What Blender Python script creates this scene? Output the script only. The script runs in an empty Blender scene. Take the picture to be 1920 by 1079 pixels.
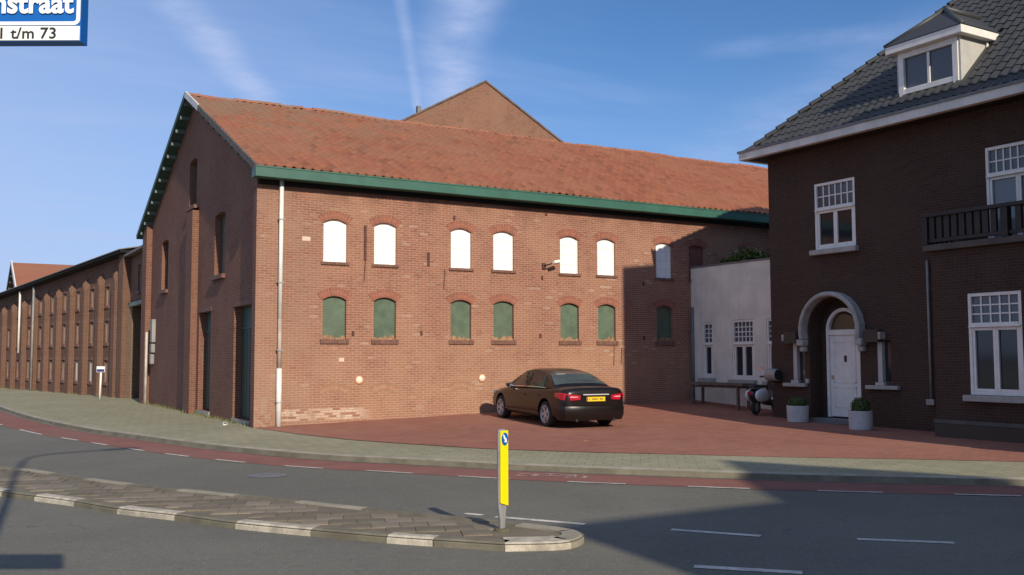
import bpy, bmesh, math, random
from mathutils import Vector, Matrix, geometry
rnd = random.Random(7)
S = bpy.context.scene
COL = S.collection
R = math.radians

# ------------------------------------------------------------------ camera
CAM_F, PITCH, ROLL, YAW = 1828.69 / 1920 * 36, R(4.0253), R(-0.1723), R(59.3735)
v = Vector((math.cos(YAW) * math.cos(PITCH), math.sin(YAW) * math.cos(PITCH), math.sin(PITCH)))
r0 = Vector((math.sin(YAW), -math.cos(YAW), 0)); u0 = r0.cross(v)
rr = r0 * math.cos(ROLL) + u0 * math.sin(ROLL); uu = -r0 * math.sin(ROLL) + u0 * math.cos(ROLL)
cd = bpy.data.cameras.new('camera'); cam = bpy.data.objects.new('camera', cd); COL.objects.link(cam)
cam.matrix_world = Matrix(((rr.x, uu.x, -v.x, -6.85), (rr.y, uu.y, -v.y, -24.11), (rr.z, uu.z, -v.z, 1.75), (0, 0, 0, 1)))
cd.sensor_width = 36; cd.lens = CAM_F; cd.clip_end = 6000; cd.clip_start = .05
S.camera = cam
# ------------------------------------------------------------------ light
SUN_AZ, SUN_EL = R(84), R(27)                    # direction the light travels (from +X), height of the sun
trav = Vector((math.cos(SUN_AZ) * math.cos(SUN_EL), math.sin(SUN_AZ) * math.cos(SUN_EL), -math.sin(SUN_EL)))
sl = bpy.data.lights.new('sun', 'SUN'); so = bpy.data.objects.new('sun', sl); COL.objects.link(so)
sl.energy = 4.9; sl.angle = R(.6); sl.color = (1, .89, .72)
so.rotation_euler = trav.to_track_quat('-Z', 'Y').to_euler()
W = bpy.data.worlds.new('World'); S.world = W; W.use_nodes = True
S.view_settings.view_transform = 'Standard'; S.view_settings.look = 'None'
S.view_settings.exposure = 0.0; S.view_settings.gamma = 1
S.view_settings.use_curve_mapping = False
S.render.engine = 'CYCLES'


class NT:                                         # small node-graph helper
    def __init__(s, tree): s.t = tree; s.n = tree.nodes; s.l = tree.links
    def new(s, ty, **kw):
        n = s.n.new(ty)
        for k, val in kw.items():
            if k.startswith('_'): setattr(n, k[1:], val)
        return n
    def put(s, sock, val):
        if hasattr(val, 'is_output') or isinstance(val, bpy.types.NodeSocket): s.l.new(val, sock)
        elif val is not None:
            if sock.type == 'RGBA' and len(val) == 3: val = (*val, 1)
            sock.default_value = val
    def math(s, op, a, b=None, c=None, clamp=False):
        n = s.n.new('ShaderNodeMath'); n.operation = op; n.use_clamp = clamp
        for i, x in enumerate((a, b, c)):
            if x is not None: s.put(n.inputs[i], x)
        return n.outputs[0]
    def vmath(s, op, a, b=None):
        n = s.n.new('ShaderNodeVectorMath'); n.operation = op
        s.put(n.inputs[0], a)
        if b is not None: s.put(n.inputs[1], b)
        return n
    def mix(s, f, a, b, blend='MIX'):
        n = s.n.new('ShaderNodeMix'); n.data_type = 'RGBA'; n.blend_type = blend
        s.put(n.inputs[0], f); s.put(n.inputs[6], a); s.put(n.inputs[7], b)
        return n.outputs[2]
    def noise(s, vec, scale, detail=4, rough=.55, dim='3D'):
        n = s.n.new('ShaderNodeTexNoise'); n.noise_dimensions = dim
        if vec is not None: s.put(n.inputs['Vector'], vec)
        n.inputs['Scale'].default_value = scale; n.inputs['Detail'].default_value = detail; n.inputs['Roughness'].default_value = rough
        return n.outputs['Fac']
    def ramp(s, f, lo, hi, a=0., b=1.):
        n = s.n.new('ShaderNodeMapRange'); n.interpolation_type = 'SMOOTHSTEP'
        s.put(n.inputs[0], f); n.inputs[1].default_value = lo; n.inputs[2].default_value = hi
        n.inputs[3].default_value = a; n.inputs[4].default_value = b
        return n.outputs[0]
    def sep(s, vec):
        n = s.n.new('ShaderNodeSeparateXYZ'); s.put(n.inputs[0], vec); return n.outputs
    def comb(s, x, y, z=0.):
        n = s.n.new('ShaderNodeCombineXYZ')
        for i, q in enumerate((x, y, z)): s.put(n.inputs[i], q)
        return n.outputs[0]


def make_sky():
    g = NT(W.node_tree); W.node_tree.nodes.clear()
    out = g.new('ShaderNodeOutputWorld'); bg = g.new('ShaderNodeBackground')
    sk = g.new('ShaderNodeTexSky'); sk.sky_type = 'NISHITA'; sk.sun_disc = False
    sk.sun_elevation = SUN_EL; sk.sun_rotation = math.atan2(-trav.x, -trav.y)
    sk.air_density = 1.0; sk.dust_density = .15; sk.ozone_density = 4.0; sk.altitude = 0
    tc = g.new('ShaderNodeTexCoord'); d = g.vmath('NORMALIZE', tc.outputs['Generated']).outputs[0]
    x, y, z = g.sep(d)[:3]
    zc = g.math('MAXIMUM', z, .03)
    px, py = g.math('DIVIDE', x, zc), g.math('DIVIDE', y, zc)        # flat cloud sheet above the place
    P = g.comb(px, py)
    def streak(ax, ay, bx, by, w, amt, ns, seed):                    # a drifting condensation trail: a band on that sheet
        L = math.hypot(bx - ax, by - ay); nx, ny = -(by - ay) / L, (bx - ax) / L; tx, ty = (bx - ax) / L, (by - ay) / L
        wob = g.math('MULTIPLY', g.math('SUBTRACT', g.noise(g.vmath('ADD', P, (seed, seed * 2., 0)).outputs[0], ns, 3), .5), w * 1.6)
        dist = g.math('ADD', g.math('ADD', g.math('MULTIPLY', px, nx), g.math('MULTIPLY', py, ny)), -(ax * nx + ay * ny))
        dist = g.math('ABSOLUTE', g.math('ADD', dist, wob))
        m = g.ramp(dist, 0, w, 1, 0)
        al = g.math('ADD', g.math('ADD', g.math('MULTIPLY', px, tx), g.math('MULTIPLY', py, ty)), -(ax * tx + ay * ty))
        e = g.math('MULTIPLY', g.ramp(al, -L * .45, -.05 * L), g.ramp(al, L * 1.05, L * 1.6, 1, 0))
        fl = g.ramp(g.noise(g.vmath('ADD', P, (seed * 3., seed, 0)).outputs[0], ns * 3.5, 9, .68), .28, .70, .25, 1)
        return g.math('MULTIPLY', g.math('MULTIPLY', m, amt), g.math('MULTIPLY', e, fl))
    def dirp(xp, yp):                                                # where a trail stands on the sheet
        q = v + rr * ((xp - 960) / 1828.69) - uu * ((yp - 539.5) / 1828.69)
        return q.x / q.z, q.y / q.z
    tot = None
    for (a, b, w, amt, ns, sd) in ((( 300, -20), (480, 180), .12, .55, .8, 3.1), ((752, 0), (782, 190), .032, .42, .5, 7.7),
                                   ((880, 0), (872, 190), .16, .78, .6, 12.3), ((1400, 88), (1660, 70), .16, .24, 1.3, 20.2),
                                   ((1240, 330), (1640, 140), .40, .28, 1.0, 31.)):
        t = streak(*dirp(*a), *dirp(*b), w, amt, ns, sd)
        tot = t if tot is None else g.math('ADD', tot, t)
    mp = g.new('ShaderNodeMapping'); mp.inputs['Rotation'].default_value = (0, 0, .6); mp.inputs['Scale'].default_value = (.35, 1.1, 1); g.put(mp.inputs[0], P)
    ci = g.math('MULTIPLY', g.ramp(g.noise(mp.outputs[0], .8, 6, .6), .48, .8), .35)
    veil = g.math('MULTIPLY', g.ramp(x, .60, -.10), .56)             # thin high veil towards the west side
    low = g.math('MULTIPLY', g.ramp(z, .34, .0), .40)                # hazier near the horizon
    tot = g.math('ADD', g.math('ADD', tot, ci), g.math('ADD', veil, low))
    tot = g.math('MINIMUM', tot, .85)
    c = g.mix(tot, g.mix(1., sk.outputs[0], (.74, 1.0, 1.26), 'MULTIPLY'), (5.0, 6.2, 9.4))
    g.l.new(c, bg.inputs[0]); bg.inputs[1].default_value = .092
    g.l.new(bg.outputs[0], out.inputs[0])
make_sky()

# ------------------------------------------------------------------ materials
MATS = {}
def newmat(name):
    m = bpy.data.materials.new(name); m.use_nodes = True; MATS[name] = m
    g = NT(m.node_tree); b = m.node_tree.nodes['Principled BSDF']
    return m, g, b
def plain(name, col, rough=.7, metal=0., var=.12, scale=3., bump=0., bscale=40., spec=.5, coat=0., fine=0., streak=0., rnd_obj=0.):
    m, g, b = newmat(name)
    tc = g.new('ShaderNodeTexCoord').outputs['Object']
    f = g.ramp(g.noise(tc, scale, 5, .6), .3, .7)
    c = g.mix(f, tuple(x * (1 - var) for x in col), tuple(min(1, x * (1 + var)) for x in col))
    if fine: c = g.mix(g.math('MULTIPLY', g.ramp(g.noise(tc, 90, 2), .4, .6), fine), c, tuple(x * .55 for x in col))
    if streak:
        mp = g.new('ShaderNodeMapping'); mp.inputs['Scale'].default_value = (5, 5, .35); g.put(mp.inputs[0], tc)
        c = g.mix(g.ramp(g.noise(mp.outputs[0], 1.5, 6, .65), .45, .8, 0, streak), c, tuple(x * .5 for x in col))
    if rnd_obj:
        oi = g.new('ShaderNodeObjectInfo').outputs['Random']
        c = g.mix(g.math('MULTIPLY', oi, rnd_obj), c, tuple(x * .62 for x in col)); c = g.mix(g.math('MULTIPLY', g.math('FRACT', g.math('MULTIPLY', oi, 7.3)), rnd_obj * .6), c, (col[0] * 1.6, col[1] * 1.25, col[2] * 1.3))
    g.put(b.inputs['Base Color'], c)
    b.inputs['Roughness'].default_value = rough; b.inputs['Metallic'].default_value = metal
    b.inputs['Specular IOR Level'].default_value = spec; b.inputs['Coat Weight'].default_value = coat
    if bump:
        bp = g.new('ShaderNodeBump'); bp.inputs['Strength'].default_value = bump; bp.inputs['Distance'].default_value = .02
        g.put(bp.inputs['Height'], g.noise(tc, bscale, 4)); g.l.new(bp.outputs[0], b.inputs['Normal'])
    return m
def brick(name, c1, c2, mortar, bw=.215, rh=.0625, ms=.0085, pale=0., pale_col=(.6, .52, .44), stain=.35, stain_col=None, extra=None, tan=None, rot=0., offset=.5):
    """coursed masonry; UV are metres along and up the wall"""
    m, g, b = newmat(name)
    uv = g.new('ShaderNodeUVMap').outputs[0]
    wob = g.new('ShaderNodeTexNoise'); g.put(wob.inputs['Vector'], uv); wob.inputs['Scale'].default_value = 2.3; wob.inputs['Detail'].default_value = 3
    vec = g.vmath('ADD', uv, g.vmath('MULTIPLY', g.vmath('SUBTRACT', wob.outputs['Color'], (.5, .5, .5)).outputs[0], (.05, .022, 0)).outputs[0]).outputs[0]
    if rot:
        mp = g.new('ShaderNodeMapping'); mp.inputs['Rotation'].default_value = (0, 0, rot); g.put(mp.inputs[0], uv); vec = mp.outputs[0]
    def bt(a, bb, mo):
        n = g.new('ShaderNodeTexBrick'); g.put(n.inputs['Vector'], vec); n.offset = offset
        n.inputs['Scale'].default_value = 1; n.inputs['Brick Width'].default_value = bw; n.inputs['Row Height'].default_value = rh
        n.inputs['Mortar Size'].default_value = ms; n.inputs['Mortar Smooth'].default_value = .15
        for s_, c_ in (('Color1', a), ('Color2', bb), ('Mortar', mo)): g.put(n.inputs[s_], c_)
        return n
    t = bt(c1, c2, mortar); rn = bt((0, 0, 0), (1, 1, 1), (.5, .5, .5))
    rv = g.sep(rn.outputs['Color'])[0]
    big = g.noise(uv, .55, 6, .62); mid = g.noise(uv, 2.6, 5, .6)
    col = g.mix(g.ramp(g.noise(uv, 9., 3), .3, .7, 0, .30), t.outputs['Color'], c2)
    dk = g.math('MULTIPLY', g.math('LESS_THAN', rv, .16), g.math('SUBTRACT', 1, t.outputs['Fac']))
    col = g.mix(g.math('MULTIPLY', dk, .45), col, tuple(x * .5 for x in c2))
    col = g.mix(g.ramp(g.noise(uv, 26., 3, .7), .56, .74, 0, .5), col, tuple(x * .45 for x in c2))
    if tan: col = g.mix(g.math('MULTIPLY', g.ramp(big, .38, .66), .55), col, g.mix(t.outputs['Fac'], tan, mortar))
    col = g.mix(g.math('MULTIPLY', g.ramp(mid, .56, .78), stain), col, stain_col or tuple(x * .4 for x in c1))
    sv = g.new('ShaderNodeMapping'); sv.inputs['Scale'].default_value = (2.2, .25, 1); g.put(sv.inputs[0], uv)
    col = g.mix(g.math('MULTIPLY', g.ramp(g.noise(sv.outputs[0], 1.6, 5, .65), .55, .8), stain), col, tuple(x * .5 for x in c1))
    if pale:
        pm = g.math('MULTIPLY', g.math('GREATER_THAN', rv, 1 - pale), g.ramp(g.noise(uv, .8, 3), .45, .65))
        pm = g.math('MULTIPLY', pm, g.math('SUBTRACT', 1, t.outputs['Fac']))
        col = g.mix(g.math('MULTIPLY', pm, .34), col, pale_col)
    if extra: col = extra(g, uv, rv, t.outputs['Fac'], col)
    g.put(b.inputs['Base Color'], col); b.inputs['Roughness'].default_value = .88; b.inputs['Specular IOR Level'].default_value = .25
    bp = g.new('ShaderNodeBump'); bp.inputs['Strength'].default_value = .6; bp.inputs['Distance'].default_value = .012
    h = g.math('ADD', g.math('SUBTRACT', 1, t.outputs['Fac']), g.math('MULTIPLY', g.noise(uv, 55, 3), .5))
    g.put(bp.inputs['Height'], h); g.l.new(bp.outputs[0], b.inputs['Normal'])
    return m

def facade_extra(g, uv, rv, fac, col):
    u, w = g.sep(uv)[:2]
    def box(u0_, u1_, v0_, v1_, s=.15):
        return g.math('MULTIPLY', g.math('MULTIPLY', g.ramp(u, u0_ - s, u0_ + s), g.ramp(u, u1_ - s * 3, u1_ + s * 3, 1, 0)),
                      g.math('MULTIPLY', g.ramp(w, v0_ - .04, v0_), g.ramp(w, v1_, v1_ + .04, 1, 0)))
    m = g.math('MULTIPLY', box(.62, 2.9, .16, .40), g.math('MULTIPLY', g.math('GREATER_THAN', rv, .30), g.math('SUBTRACT', 1, fac)))
    col = g.mix(g.math('MULTIPLY', m, g.ramp(g.noise(uv, 5, 4), .3, .55, .15, .9)), col, (.62, .50, .40))      # remains of white paint
    f = g.math('MULTIPLY', box(-.3, .5, 0, .7, .1), g.ramp(g.noise(uv, 6, 4), .42, .6))
    col = g.mix(g.math('MULTIPLY', f, .7), col, (.33, .26, .18))                                               # crumbling render at the corner foot
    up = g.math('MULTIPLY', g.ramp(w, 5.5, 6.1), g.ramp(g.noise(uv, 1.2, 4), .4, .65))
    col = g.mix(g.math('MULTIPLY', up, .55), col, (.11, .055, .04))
    lo = g.math('MULTIPLY', g.ramp(w, 3.6, .5), g.ramp(g.noise(uv, .9, 5), .30, .6))
    col = g.mix(g.math('MULTIPLY', lo, .42), col, g.mix(fac, (.40, .23, .14), (.47, .32, .22)))                                           # bleached foot of the wall
    lf = g.math('MULTIPLY', g.ramp(u, 2.4, .8), g.ramp(g.noise(uv, 1.1, 4), .3, .6))
    col = g.mix(g.math('MULTIPLY', lf, .35), col, (.27, .18, .13))                                            # greyer brown towards the left end
    return col

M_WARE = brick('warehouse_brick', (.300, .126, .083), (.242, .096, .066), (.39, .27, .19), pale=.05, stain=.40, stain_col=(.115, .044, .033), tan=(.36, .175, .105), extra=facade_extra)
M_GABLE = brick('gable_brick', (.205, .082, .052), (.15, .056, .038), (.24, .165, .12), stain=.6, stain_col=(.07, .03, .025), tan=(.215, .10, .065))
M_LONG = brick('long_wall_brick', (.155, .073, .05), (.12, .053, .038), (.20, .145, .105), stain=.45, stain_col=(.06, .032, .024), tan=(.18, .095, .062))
M_LONGP = brick('sunlit_corner_brick', (.25, .16, .095), (.20, .12, .075), (.28, .21, .15), stain=.35)  # paler copy of the long wall brick, sunlight put into the colour
M_ARCH = plain('arch_brick', (.265, .100, .063), .85, var=.3, scale=8, bump=.3, rnd_obj=.5)
M_ARCHF = plain('blind_arch_brick', (.31, .175, .108), .85, var=.3, scale=8, bump=.3, rnd_obj=.35)
M_SILL = plain('sill_brick', (.17, .085, .062), .85, var=.25, scale=10, bump=.3)
M_BACK = brick('hall_gable_brick', (.255, .118, .075), (.205, .09, .06), (.28, .19, .13), stain=.6, stain_col=(.075, .05, .038), tan=(.275, .14, .088))
M_VILLA = brick('villa_brick', (.072, .036, .025), (.048, .025, .019), (.075, .058, .044), stain=.3, tan=(.07, .042, .03))
M_OTHER = brick('street_house_brick', (.2, .1, .07), (.16, .08, .06), (.25, .2, .16))
M_WHITE = plain('white_paint', (.72, .70, .65), .5, var=.07, scale=4, streak=.12)
M_CHEEK = plain('cheek_board', (.42, .41, .38), .6, var=.08, scale=4, streak=.2)
M_PANEL = plain('white_board', (.88, .87, .84), .55, var=.03, scale=5)
M_MUNTIN = plain('board_batten', (.74, .73, .70), .55, var=.04)
M_FASCIA = plain('fascia_paint', (.60, .58, .54), .5, var=.12, scale=2, streak=.25)
M_STUCCO = plain('white_stucco', (.70, .66, .58), .85, var=.10, scale=1.5, bump=.15, bscale=60, streak=.22)
M_GREEN = plain('green_panel', (.085, .128, .082), .6, var=.25, scale=3.5, streak=.45, rnd_obj=.35)
M_GUTTER = plain('green_gutter', (.036, .115, .083), .45, var=.14, scale=1.2)
M_DGREEN = plain('green_timber', (.030, .075, .062), .6, var=.2, scale=4)
M_LGREEN = plain('pale_green_timber', (.10, .14, .13), .6, var=.2, scale=4)
M_DOOR = plain('dark_green_door', (.03, .052, .036), .55, var=.25, scale=5)
M_TIMBER = plain('weathered_timber', (.12, .095, .075), .8, var=.3, scale=6)
M_DARK = plain('dark_void', (.008, .008, .009), .9, var=.1)
M_RUST = plain('rusty_iron', (.085, .03, .022), .75, var=.35, scale=14)
M_GREY = plain('grey_metal', (.30, .30, .29), .5, metal=.3, var=.1)
M_STEEL = plain('brushed_steel', (.55, .55, .54), .3, metal=1., var=.08)
M_STONE = plain('pale_stone', (.34, .33, .30), .8, var=.15, scale=6, bump=.2)
M_LEAD = plain('lead_flashing', (.16, .165, .17), .6, metal=.2, var=.15)
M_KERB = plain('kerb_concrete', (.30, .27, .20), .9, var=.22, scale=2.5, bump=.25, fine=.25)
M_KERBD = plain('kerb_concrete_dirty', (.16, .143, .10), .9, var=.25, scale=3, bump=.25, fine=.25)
M_KERBW = plain('kerb_white_paint', (.46, .41, .32), .85, var=.35, scale=5, bump=.3, fine=.4)
M_TILE_A = plain('paving_tile_pale', (.215, .185, .13), .9, var=.3, scale=2.2, bump=.3, fine=.4, rnd_obj=.4)
M_TILE_B = plain('paving_tile_dark', (.158, .137, .092), .9, var=.3, scale=2.2, bump=.3, fine=.4, rnd_obj=.4)
M_SOIL = plain('joint_soil', (.09, .085, .05), .95, var=.35, scale=5)
M_PAINT = plain('road_paint', (.58, .54, .47), .8, var=.22, scale=6, fine=.35)
_g = NT(M_PAINT.node_tree); _b = M_PAINT.node_tree.nodes['Principled BSDF']; _src = _b.inputs['Base Color'].links[0].from_socket
_tc = _g.new('ShaderNodeNewGeometry').outputs['Position']
_g.put(_b.inputs['Base Color'], _g.mix(_g.math('MAXIMUM', _g.ramp(_g.noise(_tc, 16, 5, .75), .56, .64, 0, .75), _g.ramp(_g.noise(_tc, 2.5, 4, .6), .55, .75, 0, .5)), _src, (.15, .143, .122)))
M_PAINTW = plain('worn_road_paint', (.40, .27, .24), .8, var=.25, scale=9, fine=.4)
M_YELLOW = plain('yellow_reflective', (.90, .70, .0), .45, var=.03)
M_BLUE = plain('sign_blue', (.0, .105, .42), .4, var=.03)
M_SIGNW = plain('sign_white', (.86, .86, .80), .45, var=.02)
M_BLACK = plain('black_lettering', (.015, .015, .02), .5, var=.05)
M_CAR = plain('car_paint', (.008, .0055, .005), .32, metal=0., var=.05, coat=.2, spec=.35)
M_TYRE = plain('rubber', (.02, .02, .02), .85, var=.1)
M_RIM = plain('alloy', (.50, .50, .51), .4, metal=.45, var=.05)
M_CHROME = plain('chrome', (.75, .75, .76), .12, metal=1., var=.02)
M_TAIL = plain('tail_lens', (.42, .01, .03), .15, var=.05, coat=.8)
M_PLATE = plain('plate_yellow', (.85, .52, .02), .4, var=.04)
M_PLASTIC = plain('black_plastic', (.02, .02, .022), .5, var=.1)
M_INT = plain('grey_interior', (.15, .15, .155), .7, var=.1)
M_LEAFC = plain('fallen_leaf', (.60, .30, .08), .7, var=.2)
M_CUP = plain('litter_white', (.8, .8, .78), .6, var=.03)
M_SCW = plain('scooter_cream', (.72, .72, .70), .25, var=.03, coat=.6)
M_SCB = plain('scooter_black', (.015, .017, .02), .3, var=.05, coat=.4)
M_VENT = plain('terracotta_rim', (.55, .22, .10), .7, var=.1)
M_LAMPG = plain('opal_glass', (.82, .68, .52), .3, var=.03)
M_PLANTER = plain('planter_grey', (.47, .47, .46), .65, var=.12, streak=.2)

def glass(name, col=(.02, .025, .03), rough=.06, spec=.6):
    m, g, b = newmat(name); g.put(b.inputs['Base Color'], col); b.inputs['Roughness'].default_value = rough; b.inputs['Specular IOR Level'].default_value = spec
    return m
M_GLASS = glass('window_glass'); M_CGLASS = glass('car_glass', (.018, .022, .024), .04, .7); M_PGLASS = glass('curtained_glass', (.13, .15, .17), .1, .6)
M_LEAD_G = glass('leaded_glass', (.07, .08, .095), .12, .6)

def clear_glass(name, tint=(.55, .62, .62)):
    m, g, b = newmat(name); g.put(b.inputs['Base Color'], tint); b.inputs['Roughness'].default_value = .03
    b.inputs['Transmission Weight'].default_value = 1.; b.inputs['IOR'].default_value = 1.15
    return m

def tile_mat(name, ca, cb, cd_, moss=None):
    m, g, b = newmat(name)
    uv = g.new('ShaderNodeUVMap').outputs[0]; oi = g.new('ShaderNodeObjectInfo').outputs['Random']
    wn = g.new('ShaderNodeTexWhiteNoise'); wn.noise_dimensions = '2D'; g.put(wn.inputs[0], uv)
    rv = g.math('FRACT', g.math('ADD', wn.outputs['Value'], oi))
    pos = g.new('ShaderNodeNewGeometry').outputs['Position']
    big = g.noise(pos, .45, 6, .65); fine = g.noise(pos, 14, 4)
    c = g.mix(rv, ca, cb)
    c = g.mix(g.math('MULTIPLY', g.ramp(big, .42, .62), .5), c, cd_)
    c = g.mix(g.math('MULTIPLY', g.math('GREATER_THAN', rv, .93), .5), c, tuple(x * .45 for x in ca))
    c = g.mix(g.ramp(fine, .45, .75, 0, .35), c, tuple(x * .6 for x in ca))
    if moss:
        z = g.sep(pos)[2]; xx = g.sep(pos)[0]
        mk = g.math('MULTIPLY', g.ramp(z, 6.6, 10.2, .25, 1), g.ramp(xx, 15, -1, .12, 1))
        c = g.mix(g.math('MULTIPLY', mk, g.ramp(g.noise(pos, 1.1, 6, .65), .32, .62, 0, .95)), c, moss)
        c = g.mix(g.math('MULTIPLY', g.ramp(g.noise(pos, 3.2, 5, .7), .56, .72), .55), c, (.13, .068, .042))
    g.put(b.inputs['Base Color'], c); b.inputs['Roughness'].default_value = .75 if moss else .5; b.inputs['Specular IOR Level'].default_value = .4
    return m
M_RED = tile_mat('red_pantile', (.345, .122, .060), (.24, .080, .042), (.33, .145, .078), moss=(.23, .145, .088))
M_SLATE = tile_mat('slate_grey_tile', (.050, .050, .049), (.034, .035, .036), (.062, .061, .058))

def leaf_mat(name, a, b_):
    m, g, b = newmat(name)
    uv = g.new('ShaderNodeUVMap').outputs[0]; wn = g.new('ShaderNodeTexWhiteNoise'); wn.noise_dimensions = '2D'; g.put(wn.inputs[0], uv)
    g.put(b.inputs['Base Color'], g.mix(wn.outputs['Value'], a, b_)); b.inputs['Roughness'].default_value = .6
    return m
M_BOX = leaf_mat('boxwood_leaf', (.03, .065, .012), (.07, .115, .02)); M_SHRUB = leaf_mat('shrub_leaf', (.06, .10, .015), (.16, .20, .04))

def ground_mat(name, kind):
    m, g, b = newmat(name)
    pos = g.new('ShaderNodeNewGeometry').outputs['Position']
    big, mid, fine = g.noise(pos, .22, 5, .6), g.noise(pos, 1.5, 5, .65), g.noise(pos, 70, 3, .7)
    hb = None
    if kind == 'asphalt':
        c = g.mix(g.ramp(big, .35, .65), (.126, .120, .097), (.156, .148, .119))
        c = g.mix(g.ramp(mid, .45, .75, 0, .35), c, (.110, .106, .092))
        c = g.mix(g.ramp(g.noise(pos, 7, 5, .7), .5, .72, 0, .38), c, (.085, .083, .072)); c = g.mix(g.ramp(g.noise(pos, 24, 4, .7), .5, .7, 0, .35), c, (.21, .20, .172))
        c = g.mix(g.ramp(fine, .52, .70, 0, .6), c, (.070, .068, .062)); c = g.mix(g.ramp(g.noise(pos, 45, 2), .60, .72, 0, .5), c, (.33, .31, .28))
        # worn wheel tracks follow the bend; hairline cracks
        vo = g.new('ShaderNodeTexVoronoi'); vo.feature = 'DISTANCE_TO_EDGE'; vo.inputs['Scale'].default_value = .33
        wv = g.vmath('ADD', pos, g.vmath('MULTIPLY', g.comb(mid, g.noise(pos, 2.2, 4), 0.), (1.3, 1.3, 0)).outputs[0]).outputs[0]
        g.put(vo.inputs['Vector'], wv)
        cr = g.math('MULTIPLY', g.ramp(vo.outputs['Distance'], .0, .006, 1, 0), g.ramp(big, .5, .6))
        c = g.mix(g.math('MULTIPLY', cr, .6), c, (.04, .04, .04)); rough = .93
    elif kind == 'lane':
        c = g.mix(g.ramp(mid, .35, .7), (.245, .104, .079), (.195, .086, .068)); c = g.mix(g.ramp(big, .4, .7, 0, .5), c, (.215, .12, .10))
        c = g.mix(g.ramp(fine, .5, .72, 0, .45), c, (.12, .06, .05)); rough = .92
    else:
        mp = g.new('ShaderNodeMapping'); g.put(mp.inputs[0], pos)
        n = g.new('ShaderNodeTexBrick'); g.put(n.inputs['Vector'], mp.outputs[0]); n.inputs['Scale'].default_value = 1
        n.inputs['Mortar Smooth'].default_value = .2
        if kind == 'walk':
            mp.inputs['Rotation'].default_value = (0, 0, R(38)); n.inputs['Brick Width'].default_value = .3; n.inputs['Row Height'].default_value = .3; n.inputs['Mortar Size'].default_value = .008; n.offset = .5
            for s_, c_ in (('Color1', (.300, .280, .182)), ('Color2', (.255, .238, .155)), ('Mortar', (.15, .145, .085))): g.put(n.inputs[s_], c_)
            dirt, lite = (.185, .175, .10), (.36, .335, .24)
        elif kind == 'grass_edge':
            n.inputs['Brick Width'].default_value = .3; n.inputs['Row Height'].default_value = .3
            dirt, lite = (.1, .1, .05), (.2, .18, .1)
        else:
            mp.inputs['Rotation'].default_value = (0, 0, R(12)); n.inputs['Brick Width'].default_value = .2; n.inputs['Row Height'].default_value = .1; n.inputs['Mortar Size'].default_value = .004; n.offset = .5
            for s_, c_ in (('Color1', (.335, .140, .097)), ('Color2', (.265, .106, .076)), ('Mortar', (.16, .09, .06))): g.put(n.inputs[s_], c_)
            dirt, lite = (.185, .080, .057), (.37, .18, .115)
        c = n.outputs['Color']; hb = n.outputs['Fac']
        c = g.mix(g.ramp(mid, .45, .75, 0, .55), c, dirt); c = g.mix(g.ramp(big, .45, .7, 0, .45), c, lite)
        c = g.mix(g.ramp(fine, .5, .72, 0, .3), c, tuple(x * .6 for x in dirt)); rough = .92
    g.put(b.inputs['Base Color'], c); b.inputs['Roughness'].default_value = rough; b.inputs['Specular IOR Level'].default_value = .3
    bp = g.new('ShaderNodeBump'); bp.inputs['Strength'].default_value = .5; bp.inputs['Distance'].default_value = .008
    h = g.noise(pos, 60, 4) if hb is None else g.math('ADD', g.math('SUBTRACT', 1, hb), g.math('MULTIPLY', g.noise(pos, 50, 3), .6))
    g.put(bp.inputs['Height'], h); g.l.new(bp.outputs[0], b.inputs['Normal'])
    return m
M_ASPH, M_LANE, M_WALK, M_COURT = [ground_mat(n, k) for n, k in (('asphalt', 'asphalt'), ('red_lane_asphalt', 'lane'), ('concrete_pavers', 'walk'), ('red_clinker_pavers', 'court'))]

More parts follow.
